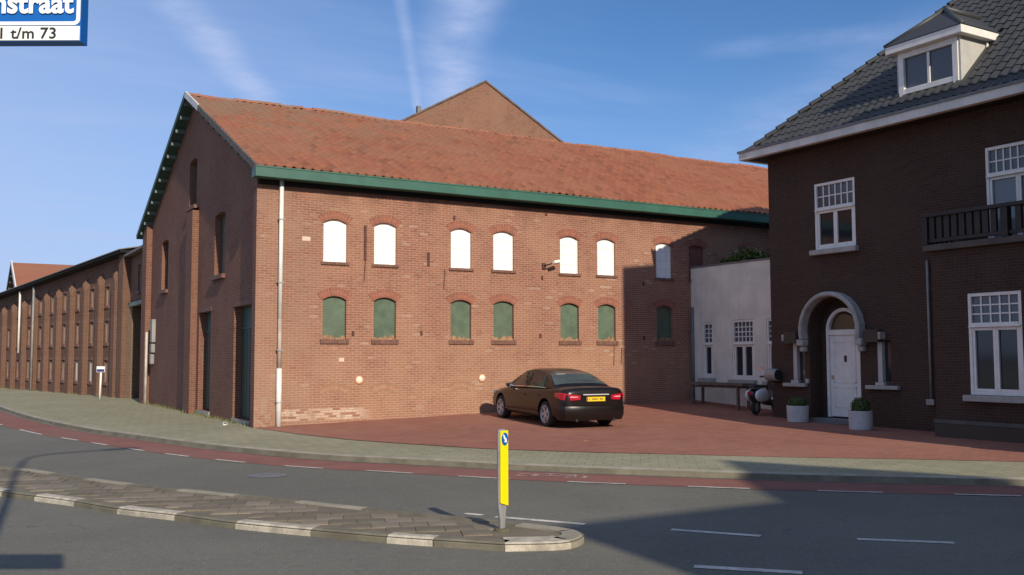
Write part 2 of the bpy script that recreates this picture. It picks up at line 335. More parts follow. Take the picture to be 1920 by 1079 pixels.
# ------------------------------------------------------------------ mesh helpers
class MB:
    def __init__(s): s.v = []; s.f = []; s.uv = []
    def face(s, pts, uvs=None):
        i = len(s.v); s.v += [tuple(p) for p in pts]; s.f.append(tuple(range(i, i + len(pts)))); s.uv.append(uvs)
    def raw(s, vs, fs):
        i = len(s.v); s.v += [tuple(p) for p in vs]
        for f in fs: s.f.append(tuple(i + k for k in f)); s.uv.append(None)
        return s
    def box(s, x0, x1, y0, y1, z0, z1, m=None):
        x0, x1 = min(x0, x1), max(x0, x1); y0, y1 = min(y0, y1), max(y0, y1); z0, z1 = min(z0, z1), max(z0, z1)
        vs = [(x, y, z) for z in (z0, z1) for y in (y0, y1) for x in (x0, x1)]
        if m: vs = [m @ Vector(p) for p in vs]
        return s.raw(vs, [(0, 2, 3, 1), (4, 5, 7, 6), (0, 1, 5, 4), (2, 6, 7, 3), (0, 4, 6, 2), (1, 3, 7, 5)])
    def bar(s, a, b, w, h, up=(0, 0, 1)):
        a, b = Vector(a), Vector(b); d = (b - a).normalized(); sx = d.cross(Vector(up)).normalized(); sz = sx.cross(d)
        vs = [p + sx * i * w / 2 + sz * j * h / 2 for p in (a, b) for i, j in ((-1, -1), (1, -1), (1, 1), (-1, 1))]
        return s.raw(vs, [(0, 1, 2, 3), (4, 7, 6, 5), (0, 4, 5, 1), (1, 5, 6, 2), (2, 6, 7, 3), (3, 7, 4, 0)])
    def prism(s, poly, off):                       # poly: 3-D outline; off: extrusion vector
        n = len(poly); poly = [Vector(p) for p in poly]; off = Vector(off)
        nrm = geometry.normal(poly) if n > 2 else Vector((0, 0, 1))
        if nrm.dot(off) > 0: poly = poly[::-1]
        i = len(s.v); s.v += [tuple(p) for p in poly] + [tuple(p + off) for p in poly]
        s.f.append(tuple(range(i, i + n))); s.f.append(tuple(range(i + 2 * n - 1, i + n - 1, -1))); s.uv += [None, None]
        for k in range(n):
            q = (k + 1) % n; s.f.append((i + q, i + k, i + n + k, i + n + q)); s.uv.append(None)
        return s
    def tube(s, pts, r, n=8, cap=True):
        pts = [Vector(p) for p in pts]; rs = r if isinstance(r, (list, tuple)) else [r] * len(pts); base = len(s.v)
        pu = None
        for k, p in enumerate(pts):
            d = (pts[min(k + 1, len(pts) - 1)] - pts[max(k - 1, 0)]).normalized()
            if pu is None: pu = d.orthogonal().normalized()
            pu = (pu - d * pu.dot(d)).normalized(); w = d.cross(pu)
            s.v += [tuple(p + (pu * math.cos(a) + w * math.sin(a)) * rs[k]) for a in (2 * math.pi * j / n for j in range(n))]
        for k in range(len(pts) - 1):
            for j in range(n):
                a, b = base + k * n + j, base + k * n + (j + 1) % n
                s.f.append((a, b, b + n, a + n)); s.uv.append(None)
        if cap:
            s.f.append(tuple(base + j for j in range(n - 1, -1, -1))); e = base + (len(pts) - 1) * n
            s.f.append(tuple(e + j for j in range(n))); s.uv += [None, None]
        return s
    def lathe(s, prof, n=24, m=None, close=False):  # prof: (radius, height) pairs, axis z
        base = len(s.v)
        for (r_, h) in prof:
            for j in range(n):
                p = Vector((r_ * math.cos(2 * math.pi * j / n), r_ * math.sin(2 * math.pi * j / n), h))
                s.v.append(tuple(m @ p if m else p))
        K = len(prof)
        for k in range(K - 1 + (1 if close else 0)):
            for j in range(n):
                a, b = base + (k % K) * n + j, base + (k % K) * n + (j + 1) % n; c, d = base + ((k + 1) % K) * n + (j + 1) % n, base + ((k + 1) % K) * n + j
                s.f.append((a, b, c, d)); s.uv.append(None)
        return s
    def loft(s, rings, caps=True, closed=True):
        base = len(s.v); n = len(rings[0])
        for rg in rings: s.v += [tuple(p) for p in rg]
        for k in range(len(rings) - 1):
            for j in range(n if closed else n - 1):
                a, b = base + k * n + j, base + k * n + (j + 1) % n
                s.f.append((a, b, b + n, a + n)); s.uv.append(None)
        if caps:
            s.f.append(tuple(base + j for j in range(n - 1, -1, -1))); e = base + (len(rings) - 1) * n
            s.f.append(tuple(e + j for j in range(n))); s.uv += [None, None]
        return s
    def mesh(s, name, mat, smooth=False, fix=False):
        me = bpy.data.meshes.new(name); me.from_pydata(s.v, [], s.f)
        if any(q is not None for q in s.uv):
            ul = me.uv_layers.new(name='UVMap').data
            for p in me.polygons:
                q = s.uv[p.index]
                if q is None: continue
                for k, li in enumerate(p.loop_indices): ul[li].uv = q[k]
        if fix:
            bm = bmesh.new(); bm.from_mesh(me); bmesh.ops.recalc_face_normals(bm, faces=bm.faces); bm.to_mesh(me); bm.free()
        if mat: me.materials.append(mat)
        if smooth:
            for p in me.polygons: p.use_smooth = True
        me.update(); return me
    def build(s, name, mat, parent=None, smooth=False, bevel=0., fix=False, subsurf=0, loc=None, rot=None):
        return link(name, s.mesh(name, mat, smooth, fix), parent, bevel, subsurf, loc, rot)

def link(name, me, parent=None, bevel=0., subsurf=0, loc=None, rot=None):
    o = bpy.data.objects.new(name, me); COL.objects.link(o)
    if parent is not None:
        o.parent = parent
        off = parent.get('_world')                 # root whose parts are written in world coordinates
        if off is not None: o.matrix_parent_inverse = Matrix.Translation(-Vector(off))
    if loc is not None: o.location = loc
    if rot is not None: o.rotation_euler = rot
    if bevel:
        b = o.modifiers.new('bevel', 'BEVEL'); b.width = bevel; b.segments = 2; b.limit_method = 'ANGLE'; b.angle_limit = R(40)
    if subsurf:
        b = o.modifiers.new('sub', 'SUBSURF'); b.levels = subsurf; b.render_levels = subsurf
    return o
def tag(o, label=None, cat=None, group=None, kind=None):
    if label: o['label'] = label
    if cat: o['category'] = cat
    if group: o['group'] = group
    if kind: o['kind'] = kind
    return o
ROOTS = []
def thing(name, label, cat, loc=(0, 0, 0), rz=0., group=None, world=True):
    o = bpy.data.objects.new(name, None); COL.objects.link(o); o.location = loc; o.rotation_euler = (0, 0, rz); o.empty_display_size = .3
    if world and not rz: o['_world'] = tuple(loc)
    ROOTS.append(o)
    return tag(o, label, cat, group)

def arch_poly(u0_, u1_, v0_, vs, rise, n=8):
    """opening outline with a segmental head, counter-clockwise"""
    w = (u1_ - u0_) / 2; c = (u0_ + u1_) / 2
    pts = [(u0_, v0_), (u1_, v0_)]
    if rise <= 0: return pts + [(u1_, vs), (u0_, vs)]
    rad = (w * w + rise * rise) / (2 * rise); cy = vs + rise - rad; a = math.asin(min(1, w / rad))
    if rise > w - 1e-6: a = math.pi / 2
    for k in range(n + 1):
        t = a - 2 * a * k / n; pts.append((c + rad * math.sin(t), cy + rad * math.cos(t)))
    return pts
def rect(u0_, u1_, v0_, v1_): return [(u0_, v0_), (u1_, v0_), (u1_, v1_), (u0_, v1_)]

def wall(mb, outer, holes, org, ud, nin, depth, thick=0.):
    """plane wall with openings; outward = -nin; reveals run inwards by depth"""
    org, ud, nin = Vector(org), Vector(ud), Vector(nin)
    P = lambda p, d=0.: org + ud * p[0] + Vector((0, 0, p[1])) + nin * d
    loops = [outer] + holes; flat = [p for l in loops for p in l]
    tris = geometry.tessellate_polygon([[Vector((p[0], p[1], 0)) for p in l] for l in loops])
    for t in tris:
        q = [flat[i] for i in t]; w3 = [P(p) for p in q]
        nn = (w3[1] - w3[0]).cross(w3[2] - w3[0])
        if nn.dot(nin) > 0: q = q[::-1]; w3 = w3[::-1]
        mb.face(w3, [tuple(p) for p in q])
    for l in holes:
        n = len(l)
        for k in range(n):
            a, b = l[k], l[(k + 1) % n]
            q = [P(a), P(b), P(b, depth), P(a, depth)]
            c = Vector(((sum(p[0] for p in l) / n), (sum(p[1] for p in l) / n)))
            nn = (q[1] - q[0]).cross(q[2] - q[0]); mid = P(((a[0] + b[0]) / 2, (a[1] + b[1]) / 2)); cc = P((c.x, c.y))
            uvq = [(a[0], a[1]), (b[0], b[1]), (b[0] + depth, b[1]), (a[0] + depth, a[1])]
            if nn.dot(cc - mid) < 0: q = q[::-1]; uvq = uvq[::-1]
            mb.face(q, uvq)
    return mb
def bbox_uv(mb, x0, x1, y0, y1, z0, z1, faces='xXyYZ'):
    """box with metre UVs on its sides"""
    if 'y' in faces: mb.face([(x0, y0, z0), (x1, y0, z0), (x1, y0, z1), (x0, y0, z1)], rect(x0, x1, z0, z1))
    if 'Y' in faces: mb.face([(x1, y1, z0), (x0, y1, z0), (x0, y1, z1), (x1, y1, z1)], [(x1, z0), (x0, z0), (x0, z1), (x1, z1)])
    if 'x' in faces: mb.face([(x0, y1, z0), (x0, y0, z0), (x0, y0, z1), (x0, y1, z1)], [(y1, z0), (y0, z0), (y0, z1), (y1, z1)])
    if 'X' in faces: mb.face([(x1, y0, z0), (x1, y1, z0), (x1, y1, z1), (x1, y0, z1)], rect(y0, y1, z0, z1))
    if 'Z' in faces: mb.face([(x0, y0, z1), (x1, y0, z1), (x1, y1, z1), (x0, y1, z1)], rect(x0, x1, y0, y1))
    return mb

def spline(pts, n=8):
    out = []
    P = [Vector(p) for p in pts]; P = [2 * P[0] - P[1]] + P + [2 * P[-1] - P[-2]]
    for i in range(1, len(P) - 2):
        for k in range(n):
            t = k / n; a, b, c, d = P[i - 1], P[i], P[i + 1], P[i + 2]
            out.append(.5 * ((2 * b) + (c - a) * t + (2 * a - 5 * b + 4 * c - d) * t * t + (3 * b - a - 3 * c + d) * t ** 3))
    out.append(P[-2]); return out
def offset(line, d):
    out = []
    for i, p in enumerate(line):
        t = (line[min(i + 1, len(line) - 1)] - line[max(i - 1, 0)]).normalized(); out.append(p + Vector((-t.y, t.x)) * d)
    return out
def along(line):
    s = [0.]
    for a, b in zip(line, line[1:]): s.append(s[-1] + (b - a).length)
    def at(q):
        q = max(0, min(s[-1] - 1e-6, q))
        for i in range(len(s) - 1):
            if s[i + 1] >= q:
                t = (q - s[i]) / (s[i + 1] - s[i]); return line[i].lerp(line[i + 1], t)
    return s[-1], at
def nearest_s(line, p):
    best = (9e9, 0); s = 0
    for a, b in zip(line, line[1:]):
        d = b - a; L = d.length; t = max(0, min(1, (Vector(p) - a).dot(d) / (L * L))); e = (a + d * t - Vector(p)).length
        if e < best[0]: best = (e, s + t * L)
        s += L
    return best[1]
def strip(mb, line_a, line_b, z):
    for i in range(len(line_a) - 1):
        q = [line_a[i], line_a[i + 1], line_b[i + 1], line_b[i]]
        pts = [(p.x, p.y, z) for p in q]
        if (Vector(pts[1]) - Vector(pts[0])).cross(Vector(pts[2]) - Vector(pts[0])).z < 0: pts = pts[::-1]
        mb.face(pts)
    return mb
def polysheet(mb, pts, zf):
    t3 = geometry.tessellate_polygon([[Vector((p[0], p[1], 0)) for p in pts]])
    for t in t3:
        q = [pts[i] for i in t]; w = [Vector((p[0], p[1], zf)) for p in q]
        if (w[1] - w[0]).cross(w[2] - w[0]).z < 0: w = w[::-1]
        mb.face(w)
    return mb

# ================================================================== GROUND
ZR = -.10                                                            # carriageway lies 10 cm under the pavement
m = MB(); m.face([(-2500, -2500, ZR), (2500, -2500, ZR), (2500, 2500, ZR), (-2500, 2500, ZR)])
ROAD = tag(m.build('road', M_ASPH), 'grey asphalt carriageway curving past the brick buildings', kind='structure')
kerb_pts = [(-5.2, 60), (-5.15, 40), (-4.95, 24), (-4.73, 15.55), (-4.27, 8.25), (-3.59, 2.87), (-3.0, .17), (-1.95, -4.04), (-.79, -7.05), (.44, -8.94), (1.53, -10.62), (2.63, -11.97), (4.23, -13.73), (6.44, -15.81), (12, -21.2), (26, -34.5), (60, -66)]
KL = spline(kerb_pts, 8)
side = 1 if offset(KL, 1)[40].x > KL[40].x else -1                   # +1: offset to the left of travel is the building side
def koff(d): return offset(KL, d * side)
# pavement slab behind the kerb, with the kerb stones as its edge
pave = [(p.x, p.y) for p in koff(.14)] + [(160, -66), (160, 160), (-5.2, 160)]
m = polysheet(MB(), pave, 0.)
tag(m.build('sidewalk', M_WALK), 'grey concrete slab pavement along the brick warehouse', kind='structure')
m = MB(); a_, b_, c_ = koff(0), koff(.02), koff(.155)
for i in range(len(KL) - 1):
    for p, q, z0, z1 in ((b_, c_, -.012, .006),):
        w = [(p[i].x, p[i].y, z0), (p[i + 1].x, p[i + 1].y, z0), (q[i + 1].x, q[i + 1].y, z1), (q[i].x, q[i].y, z1)]
        m.face(w)
KERB = tag(m.build('kerb', M_KERB, fix=False), 'low concrete kerb between the red cycle lane and the pavement', kind='structure')
m = MB()
for i in range(len(KL) - 1): m.face([(a_[i].x, a_[i].y, ZR - .02), (a_[i + 1].x, a_[i + 1].y, ZR - .02), (b_[i + 1].x, b_[i + 1].y, -.012), (b_[i].x, b_[i].y, -.012)])
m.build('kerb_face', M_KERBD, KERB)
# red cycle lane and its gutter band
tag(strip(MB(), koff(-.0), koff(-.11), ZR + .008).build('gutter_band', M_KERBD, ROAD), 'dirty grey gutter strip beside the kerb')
LANE_IN = koff(-1.12)
LANE = tag(strip(MB(), koff(-.0), LANE_IN, ZR + .004).build('cycle_lane', M_LANE), 'red asphalt cycle lane along the kerb', kind='structure')
# broken white lane line (each dash measured along the bend)
dl = koff(-1.10); L_, at = along(dl)
dash_ends = [((-5.05, 1.85), (-5.33, 4.0)), ((-4.49, -.39), (-4.71, .57)), ((-4.0, -2.05), (-4.25, -1.16)), ((-3.47, -3.72), (-3.71, -3.05)), ((-2.82, -5.33), (-3.15, -4.54)),
             ((-2.08, -6.86), (-2.45, -6.11)), ((-1.28, -8.51), (-1.7, -7.78)), ((-.29, -9.9), (-.78, -9.18)), ((.75, -11.26), (.23, -10.55)), ((1.79, -12.71), (1.25, -12.02)),
             ((2.9, -14.06), (2.35, -13.4)), ((4.15, -15.27), (3.53, -14.7)), ((5.46, -16.38), (4.86, -15.83)), ((6.8, -17.7), (6.2, -17.1)), ((-5.55, 6.2), (-5.7, 7.2)), ((-5.75, 9.), (-5.85, 10.))]
def dash(mb, line_pts, w, z):
    hh = offset(line_pts, w / 2), offset(line_pts, -w / 2); strip(mb, hh[0], hh[1], z)
for a, b in dash_ends:
    s0, s1 = sorted((nearest_s(dl, a), nearest_s(dl, b))); mb = MB()
    dash(mb, [at(s0 + (s1 - s0) * k / 5) for k in range(6)], .075, ZR + .009); mb.build('lane_marking', M_PAINT, ROAD)
for a, b, w in (((-1.40, -13.8), (-1.28, -14.02), .10), ((-1.21, -14.2), (-.62, -15.15), .105), ((-.03, -15.9), (.51, -16.67), .105), ((1.21, -17.3), (1.86, -17.93), .105), ((2.5, -18.6), (3.2, -19.3), .105), ((-1.04, -17.42), (-.42, -18.09), .12), ((.3, -18.8), (.95, -19.45), .12)):
    mb = MB(); dash(mb, [Vector(a), Vector(b)], w, ZR + .005); mb.build('lane_marking', M_PAINT, ROAD)
# worn bicycle symbol on the lane: two wheels, frame, bars
mb = MB(); ax = Vector((.50, -.62)).normalized(); ay = Vector((-ax.y, ax.x)); c0 = Vector((1.02, -10.86))
def SY(p): return c0 + ax * p[0] + ay * p[1]
for cx in (.22, 1.0):
    ring = [SY((cx + .19 * math.cos(t), .19 * math.sin(t))) for t in (2 * math.pi * k / 16 for k in range(17))]
    ring2 = [SY((cx + .13 * math.cos(t), .13 * math.sin(t))) for t in (2 * math.pi * k / 16 for k in range(17))]
    for k in range(16):
        if k % 5 != 3: strip(mb, ring[k:k + 2], ring2[k:k + 2], ZR + .009)
for p, q in (((.22, 0), (.5, .22)), ((.5, .22), (.92, .22)), ((.5, .22), (.62, 0)), ((.62, 0), (.92, .22)), ((.22, 0), (.62, 0)), ((1.0, 0), (.9, .3)), ((.82, .32), (.98, .3)), ((.42, .27), (.58, .27))):
    dash(mb, [SY(p), SY(q)], .045, ZR + .0095)
tag(mb.build('bicycle_symbol', M_PAINTW, LANE), 'worn white bicycle symbol on the red lane')

# courtyard of red clinker bricks, rising towards the back corner
paver = [(.02, .3), (.06, -.46), (.31, -2.54), (.76, -4.65), (1.34, -6.06), (2.12, -7.75), (3.41, -9.42), (4.62, -10.64), (5.89, -12.0), (7.35, -13.3), (8.7, -14.7), (10.5, -16.5), (14, -20)]
def xb(y):
    for (x0, y0), (x1, y1) in zip(paver, paver[1:]):
        if y0 >= y >= y1: return x0 + (x1 - x0) * (y0 - y) / (y0 - y1)
    return paver[-1][0]
def court_z(x, y):
    k = [(0, 1.), (-2, .72), (-4, .42), (-6, .18), (-8, .07), (-11, 0), (-40, 0)]
    f = 1.
    for (y0, f0), (y1, f1) in zip(k, k[1:]):
        if y0 >= y >= y1: f = f0 + (f1 - f0) * (y0 - y) / (y0 - y1)
    return .006 + .024 * max(0, x) * f
m = MB(); ys = [.3 - 20.3 * k / 60 for k in range(61)]; NX = 24
for j in range(60):
    for i in range(NX):
        q = []
        for (jj, ii) in ((j, i), (j + 1, i), (j + 1, i + 1), (j, i + 1)):
            y = ys[jj]; x = xb(y) + (26 - xb(y)) * ii / NX; q.append((x, y, court_z(x, y)))
        m.face(q)
tag(m.build('courtyard_paving', M_COURT, fix=False), 'red clinker brick paving of the parking court', kind='structure')
# pavement on the viewer's side of the road
near = [(-8.4, 60), (-8.9, 10), (-9.0, -8), (-8.2, -16), (-7.4, -18.3), (-4.0, -20.9), (1.2, -24.6), (40, -62), (-160, -62), (-160, 60)]
near = [(-60, 60), (-14, 12), (-10.5, -6), (-8.6, -14.8), (-7.3, -17.6), (-3.4, -20.2), (1.4, -23.2), (40, -60), (-160, -60), (-160, 60)]
m = polysheet(MB(), near, 0.)
for a, b in zip(near[:8], near[1:8]): m.face([(a[0], a[1], ZR - .02), (b[0], b[1], ZR - .02), (b[0], b[1], 0), (a[0], a[1], 0)])
tag(m.build('near_sidewalk', M_WALK), 'pavement on the near side of the road', kind='structure')
m = MB().lathe([(0.001, .004), (.3, .004), (.31, 0)], 24); tag(m.build('manhole_cover', M_LEAD, ROAD, loc=(-2.3, -8.9, ZR + .006)), 'dark round manhole cover')

# traffic island ------------------------------------------------------
near_e = [(-7.6, -5.6), (-6.9, -7.3), (-6.03, -9.25), (-5.67, -9.98), (-5.29, -10.75), (-4.92, -11.65), (-4.44, -12.5), (-3.99, -13.4), (-3.44, -14.25), (-2.92, -15.0), (-2.6, -15.4), (-2.12, -15.98)]
far_e = [(-6.9, -3.6), (-6.4, -4.8), (-5.85, -5.95), (-5.36, -6.85), (-4.75, -8.5), (-4.0, -10.12), (-3.05, -11.87), (-2.58, -12.8), (-2.11, -13.68), (-1.72, -14.4), (-1.36, -15.1)]
tip = [(-1.18, -15.5), (-1.14, -15.82), (-1.3, -16.08), (-1.62, -16.2)]
NE, FE = spline(near_e, 5), spline(far_e, 5)
TIP = spline([far_e[-1]] + tip + [near_e[-1]], 4)
ISL = tag(polysheet(MB(), [(p.x, p.y) for p in NE] + [(p.x, p.y) for p in TIP[::-1][1:-1]] + [(p.x, p.y) for p in FE[::-1]], -.034).build('traffic_island', M_TILE_B), 'paved traffic island with painted kerb stones tapering to a rounded tip', kind='structure')
def kerbstone(line, mat, inn, h=-.018, wid=.16, label=None):
    """one kerb stone following its stretch of the edge"""
    ins = offset(line, wid * inn); ch = offset(line, .035 * inn); mb = MB()
    rings = []
    for p, c, q in zip(line, ch, ins): rings.append([(p.x, p.y, ZR - .02), (p.x, p.y, h - .035), (c.x, c.y, h), (q.x, q.y, h), (q.x, q.y, ZR - .02)])
    mb.loft(rings); o = mb.build('kerb_stone', mat, ISL, fix=True); return o
def edge_run(line, bounds, inn, mats):
    L, at_ = along(line)
    for (s0, s1), mt in zip(bounds, mats):
        if s1 - s0 < .05: continue
        g_ = .006; kerbstone([at_(s0 + g_ + (s1 - s0 - 2 * g_) * k / 4) for k in range(5)], mt, inn)
i_near = 1 if (offset(NE, .3)[20] - Vector((-3.6, -12))).length < (offset(NE, -.3)[20] - Vector((-3.6, -12))).length else -1
i_far = 1 if (offset(FE, .3)[20] - Vector((-4.4, -10.8))).length < (offset(FE, -.3)[20] - Vector((-4.4, -10.8))).length else -1
nb = [nearest_s(NE, p) for p in ((-7.6, -5.6), (-6.9, -7.3), (-6.45, -8.3), (-6.03, -9.3), (-5.67, -9.98), (-5.29, -10.75), (-4.92, -11.65), (-4.44, -12.5), (-3.99, -13.4), (-3.44, -14.25), (-2.92, -15.0), (-2.6, -15.4), (-2.12, -15.98))]
edge_run(NE, list(zip(nb, nb[1:])), i_near, [M_KERBD, M_KERBD, M_KERBW, M_KERBD, M_KERBW, M_KERBD, M_KERBW, M_KERBD, M_KERBW, M_KERBD, M_KERBW, M_KERBD])
LF, _ = along(FE); k_n = 12
edge_run(FE, [(LF * k / k_n, LF * (k + 1) / k_n) for k in range(k_n)], i_far, [M_KERB if k in (3, 5, 7, 9) else M_KERBD for k in range(k_n)])
LT, at_t = along(TIP); i_tip = 1 if (offset(TIP, .3)[8] - Vector((-1.7, -15.3))).length < (offset(TIP, -.3)[8] - Vector((-1.7, -15.3))).length else -1
for k in range(3):
    kerbstone([at_t(LT * (k + (j / 6)) / 3) for j in range(7)], (M_KERB, M_KERB, M_KERBW)[k], i_tip, wid=(.2, .22, .3)[k])
# tiles laid in diagonal pale and dark courses
def inside(p, poly):
    c = False
    for (x1, y1), (x2, y2) in zip(poly, poly[1:] + poly[:1]):
        if (y1 > p[1]) != (y2 > p[1]) and p[0] < (x2 - x1) * (p[1] - y1) / (y2 - y1) + x1: c = not c
    return c
inn_poly = [(p.x, p.y) for p in offset(NE, .17 * i_near)] + [(p.x, p.y) for p in offset(FE, .17 * i_far)[::-1]]
tdir = Vector((.50, -.87)).normalized(); tn = Vector((-tdir.y, tdir.x)); torg = Vector((-4.0, -11.3))
tmesh = {}
for key, mt in (('a', M_TILE_A), ('b', M_TILE_B)):
    tmesh[key] = MB().prism([(-.147, -.147, 0), (.147, -.147, 0), (.147, .147, 0), (-.147, .147, 0)], (0, 0, .03)).mesh('paving_tile', mt)
rest = {'a': MB(), 'b': MB()}; cnt = 0; ang = math.atan2(tdir.y, tdir.x) + R(38)
cs, sn = Vector((math.cos(ang), math.sin(ang))), Vector((-math.sin(ang), math.cos(ang)))
cells = []
for i in range(-32, 33):
    for j in range(-24, 25):
        p = torg + cs * ((i + (.5 if j % 2 else 0)) * .30) + sn * (j * .30)
        if inside(p, inn_poly): cells.append((i, j, p))
for i, j, p in cells:
    key = 'a' if ((j % 4 in (0, 1)) and (i // 2) % 3 != 0) ^ (rnd.random() < .10) else 'b'
    corners = [p + cs * (.12 * a) + sn * (.12 * b) for a, b in ((-1, -1), (1, -1), (1, 1), (-1, 1))]
    if sum(inside(c, inn_poly) for c in corners) < 4: continue
    link('paving_tile', tmesh[key], ISL, loc=(p.x, p.y, -.053 + rnd.uniform(-.002, .002)), rot=(rnd.uniform(-.006, .006), rnd.uniform(-.006, .006), ang))

# ================================================================== WAREHOUSE
WH = thing('brick_warehouse', 'long red brick warehouse with bright white upper windows and a red tiled roof', 'building', (0, 0, 0))
XE = 27.; RY, RZ = 7.8, 10.2; EY, EZ = -.36, 6.47                       # ridge line, eave line
pitch = math.atan2(RZ - EZ, RY - EY)
wins = [(1.75, 2.39), (3.16, 3.80), (5.45, 6.09), (6.81, 7.48), (9.09, 9.75), (10.45, 11.11), (12.72, 13.36), (14.08, 14.72), (16.37, 17.01), (17.72, 18.36)]
holes = []
for k, (a, b) in enumerate(wins):
    holes.append(arch_poly(a, b, 4.21, 5.23, .10))
    if k < 7: holes.append(arch_poly(a, b, 2.20, 3.22, .10))
mb = wall(MB(), [(0, -.3), (XE, -.3), (XE, 6.5), (0, 6.5)], holes, (0, 0, 0), (1, 0, 0), (0, 1, 0), .13)
mb.build('front_wall', M_WARE, WH)
# gable end: recessed brick field between three piers
def roof_z(y): return EZ + (RZ - EZ) * (y - EY) / (RY - EY) if y <= RY else RZ - (RZ - EZ) * (y - RY) / (RY - EY)
GX = .20; YB = 15.6
doors = [(1.45, 2.95, .10, 3.15), (5.5, 7.0 - .05, .16, 3.15)]
doors = [(1.05, 2.75, .10, 3.12), (5.35, 6.85, .14, 3.12)]
gw = [(3.75, 5.25, 4.15, 5.95), (11.85, 13.1, 4.2, 5.95), (7.35, 8.25, 6.55, 8.15)]
gw = [(3.85, 5.05, 4.12, 5.95), (11.7, 12.85, 4.15, 5.95), (7.5, 8.55, 6.6, 8.15)]
outer = [(0.0, -.3), (YB, -.3), (YB, roof_z(YB) - .05), (RY, RZ - .05), (0.0, roof_z(0.0) - .05)]
gh = [rect(a, b, c, d) for a, b, c, d in doors] + [arch_poly(a, b, c, d - .08, .08) for a, b, c, d in gw]
# the field is drawn along +Y (towards the back)
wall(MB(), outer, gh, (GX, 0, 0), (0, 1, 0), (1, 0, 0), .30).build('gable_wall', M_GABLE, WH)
for (y0, y1, top) in ((0.004, .30, None), (7.12, 7.98, 6.36), (14.75, YB, None)):
    mb = MB(); zt = lambda y: (roof_z(y) - .06) if top is None else top
    mb.face([(0, y1, -.3), (0, y0, -.3), (0, y0, zt(y0)), (0, y1, zt(y1))], [(y1, -.3), (y0, -.3), (y0, zt(y0)), (y1, zt(y1))])
    for y in (y0, y1):
        if y > .01: mb.face([(0, y, -.3), (GX, y, -.3), (GX, y, zt(y)), (0, y, zt(y))], [(0, -.3), (GX, -.3), (GX, zt(y)), (0, zt(y))])
    if top: mb.face([(0, y0, top), (GX, y0, top + .12), (GX, y1, top + .12), (0, y1, top)], [(0, 0), (.3, 0), (.3, .9), (0, .9)])
    mb.build('pier', M_GABLE, WH)
# back and end walls
mb = MB(); bbox_uv(mb, GX, XE, 0.3, YB, -.3, 6.4, 'XY')
mb.face([(XE, 0, 6.4), (XE, YB, 6.4), (XE, RY, RZ - .05)], [(0, 6.4), (YB, 6.4), (RY, RZ)]); mb.build('rear_wall', M_GABLE, WH)

def voussoirs(parent, c, vs, w, rise, org, ud, nout, mat_me, h=.22, n=12, proud=.008):
    rad = (w * w + rise * rise) / (2 * rise); cy = vs + rise - rad; a = math.asin(w / rad) * 1.12
    org, ud, nout = Vector(org), Vector(ud), Vector(nout)
    for k in range(n):
        t = -a + 2 * a * (k + .5) / n
        pos = org + ud * (c + (rad + h / 2 + .004) * math.sin(t)) + Vector((0, 0, cy + (rad + h / 2 + .004) * math.cos(t))) + nout * (proud - .03)
        rx = Matrix((ud, nout, Vector((0, 0, 1)))).transposed().to_4x4() @ Matrix.Rotation(t, 4, 'Y')
        link('brick', mat_me, parent, loc=pos, rot=rx.to_euler())
vm = {}
W_ARC = .32
vm['l'] = MB().box(-.0265, .0265, -.03, .03, -.11, .11).mesh('brick', M_ARCHF)
vm['f'] = MB().box(-.0265, .0265, -.03, .03, -.11, .11).mesh('brick', M_ARCH)
PV = {}
def facade_window(a, b, z0, zs, upper, k):
    key = (round(b - a, 2), upper, k == 5 and not upper); mb = MB(); c = (a + b) / 2; w = (b - a) / 2
    poly = arch_poly(a + .004, b - .004, z0 + (.0 if upper else .0), zs, .096)
    mb.prism([(p[0], .075 if upper else .085, p[1]) for p in poly], (0, .03, 0))
    win = mb.build('window', (M_BRICKED if k > 6 else M_PANEL) if upper else M_GREEN, WH)
    if upper and k <= 6:
        mu = MB()
        for q in (1, 2): x = a + (b - a) * q / 3; mu.box(x - .011, x + .011, .064, .0745, z0 + .01, zs + .06)
        for q in (1, 2, 3): z = z0 + (zs + .1 - z0) * q / 4; mu.box(a + .006, b - .006, .066, .0738, z - .011, z + .011)
        for x in (a + .02, b - .02): mu.box(x - .02, x + .02, .055, .0735, z0 + .002, zs)
        mu.build('muntins', M_MUNTIN, win)
    elif not upper:
        bt = MB(); pts = [(a + .006, z0)]                           # rubble of bricks left along the foot of the panel
        N = 9; hs = [rnd.uniform(.02, .14) for _ in range(N + 1)]
        top = [(a + .006 + (b - a - .012) * i / N, z0 + hs[i]) for i in range(N + 1)]
        bt.prism([(p[0], .045, p[1]) for p in ([(b - .006, z0 + .0)] + top[::-1] + [(a + .006, z0)])], (0, .0395, 0)); bt.build('broken_render', M_TAN, win)
        if k == 5: tag(win, 'weathered green panel with streaks of scraped paint')
    sm = MB(); n = 10; s0, s1 = a - .07, b + .07
    for i in range(n):
        x0 = s0 + (s1 - s0) * i / n; sm.box(x0 + .003, x0 + (s1 - s0) / n - .003, -.045 - rnd.uniform(0, .006), .07, z0 - (.075 if upper else .115), z0 - .002 - rnd.uniform(0, .004))
    sm.build('sill', M_SILL, win)
    voussoirs(win, c, zs, w, .10, (0, 0, 0), (1, 0, 0), (0, -1, 0), vm['f'])
    return win
M_BRICKED = plain('bricked_up', (.16, .06, .045), .85, var=.3, scale=9)
M_TAN = plain('tan_rubble', (.30, .17, .095), .9, var=.3, scale=12, bump=.4)
for k, (a, b) in enumerate(wins):
    facade_window(a, b, 4.21, 5.23, True, k)
    if k < 7: facade_window(a, b, 2.20, 3.22, False, k)
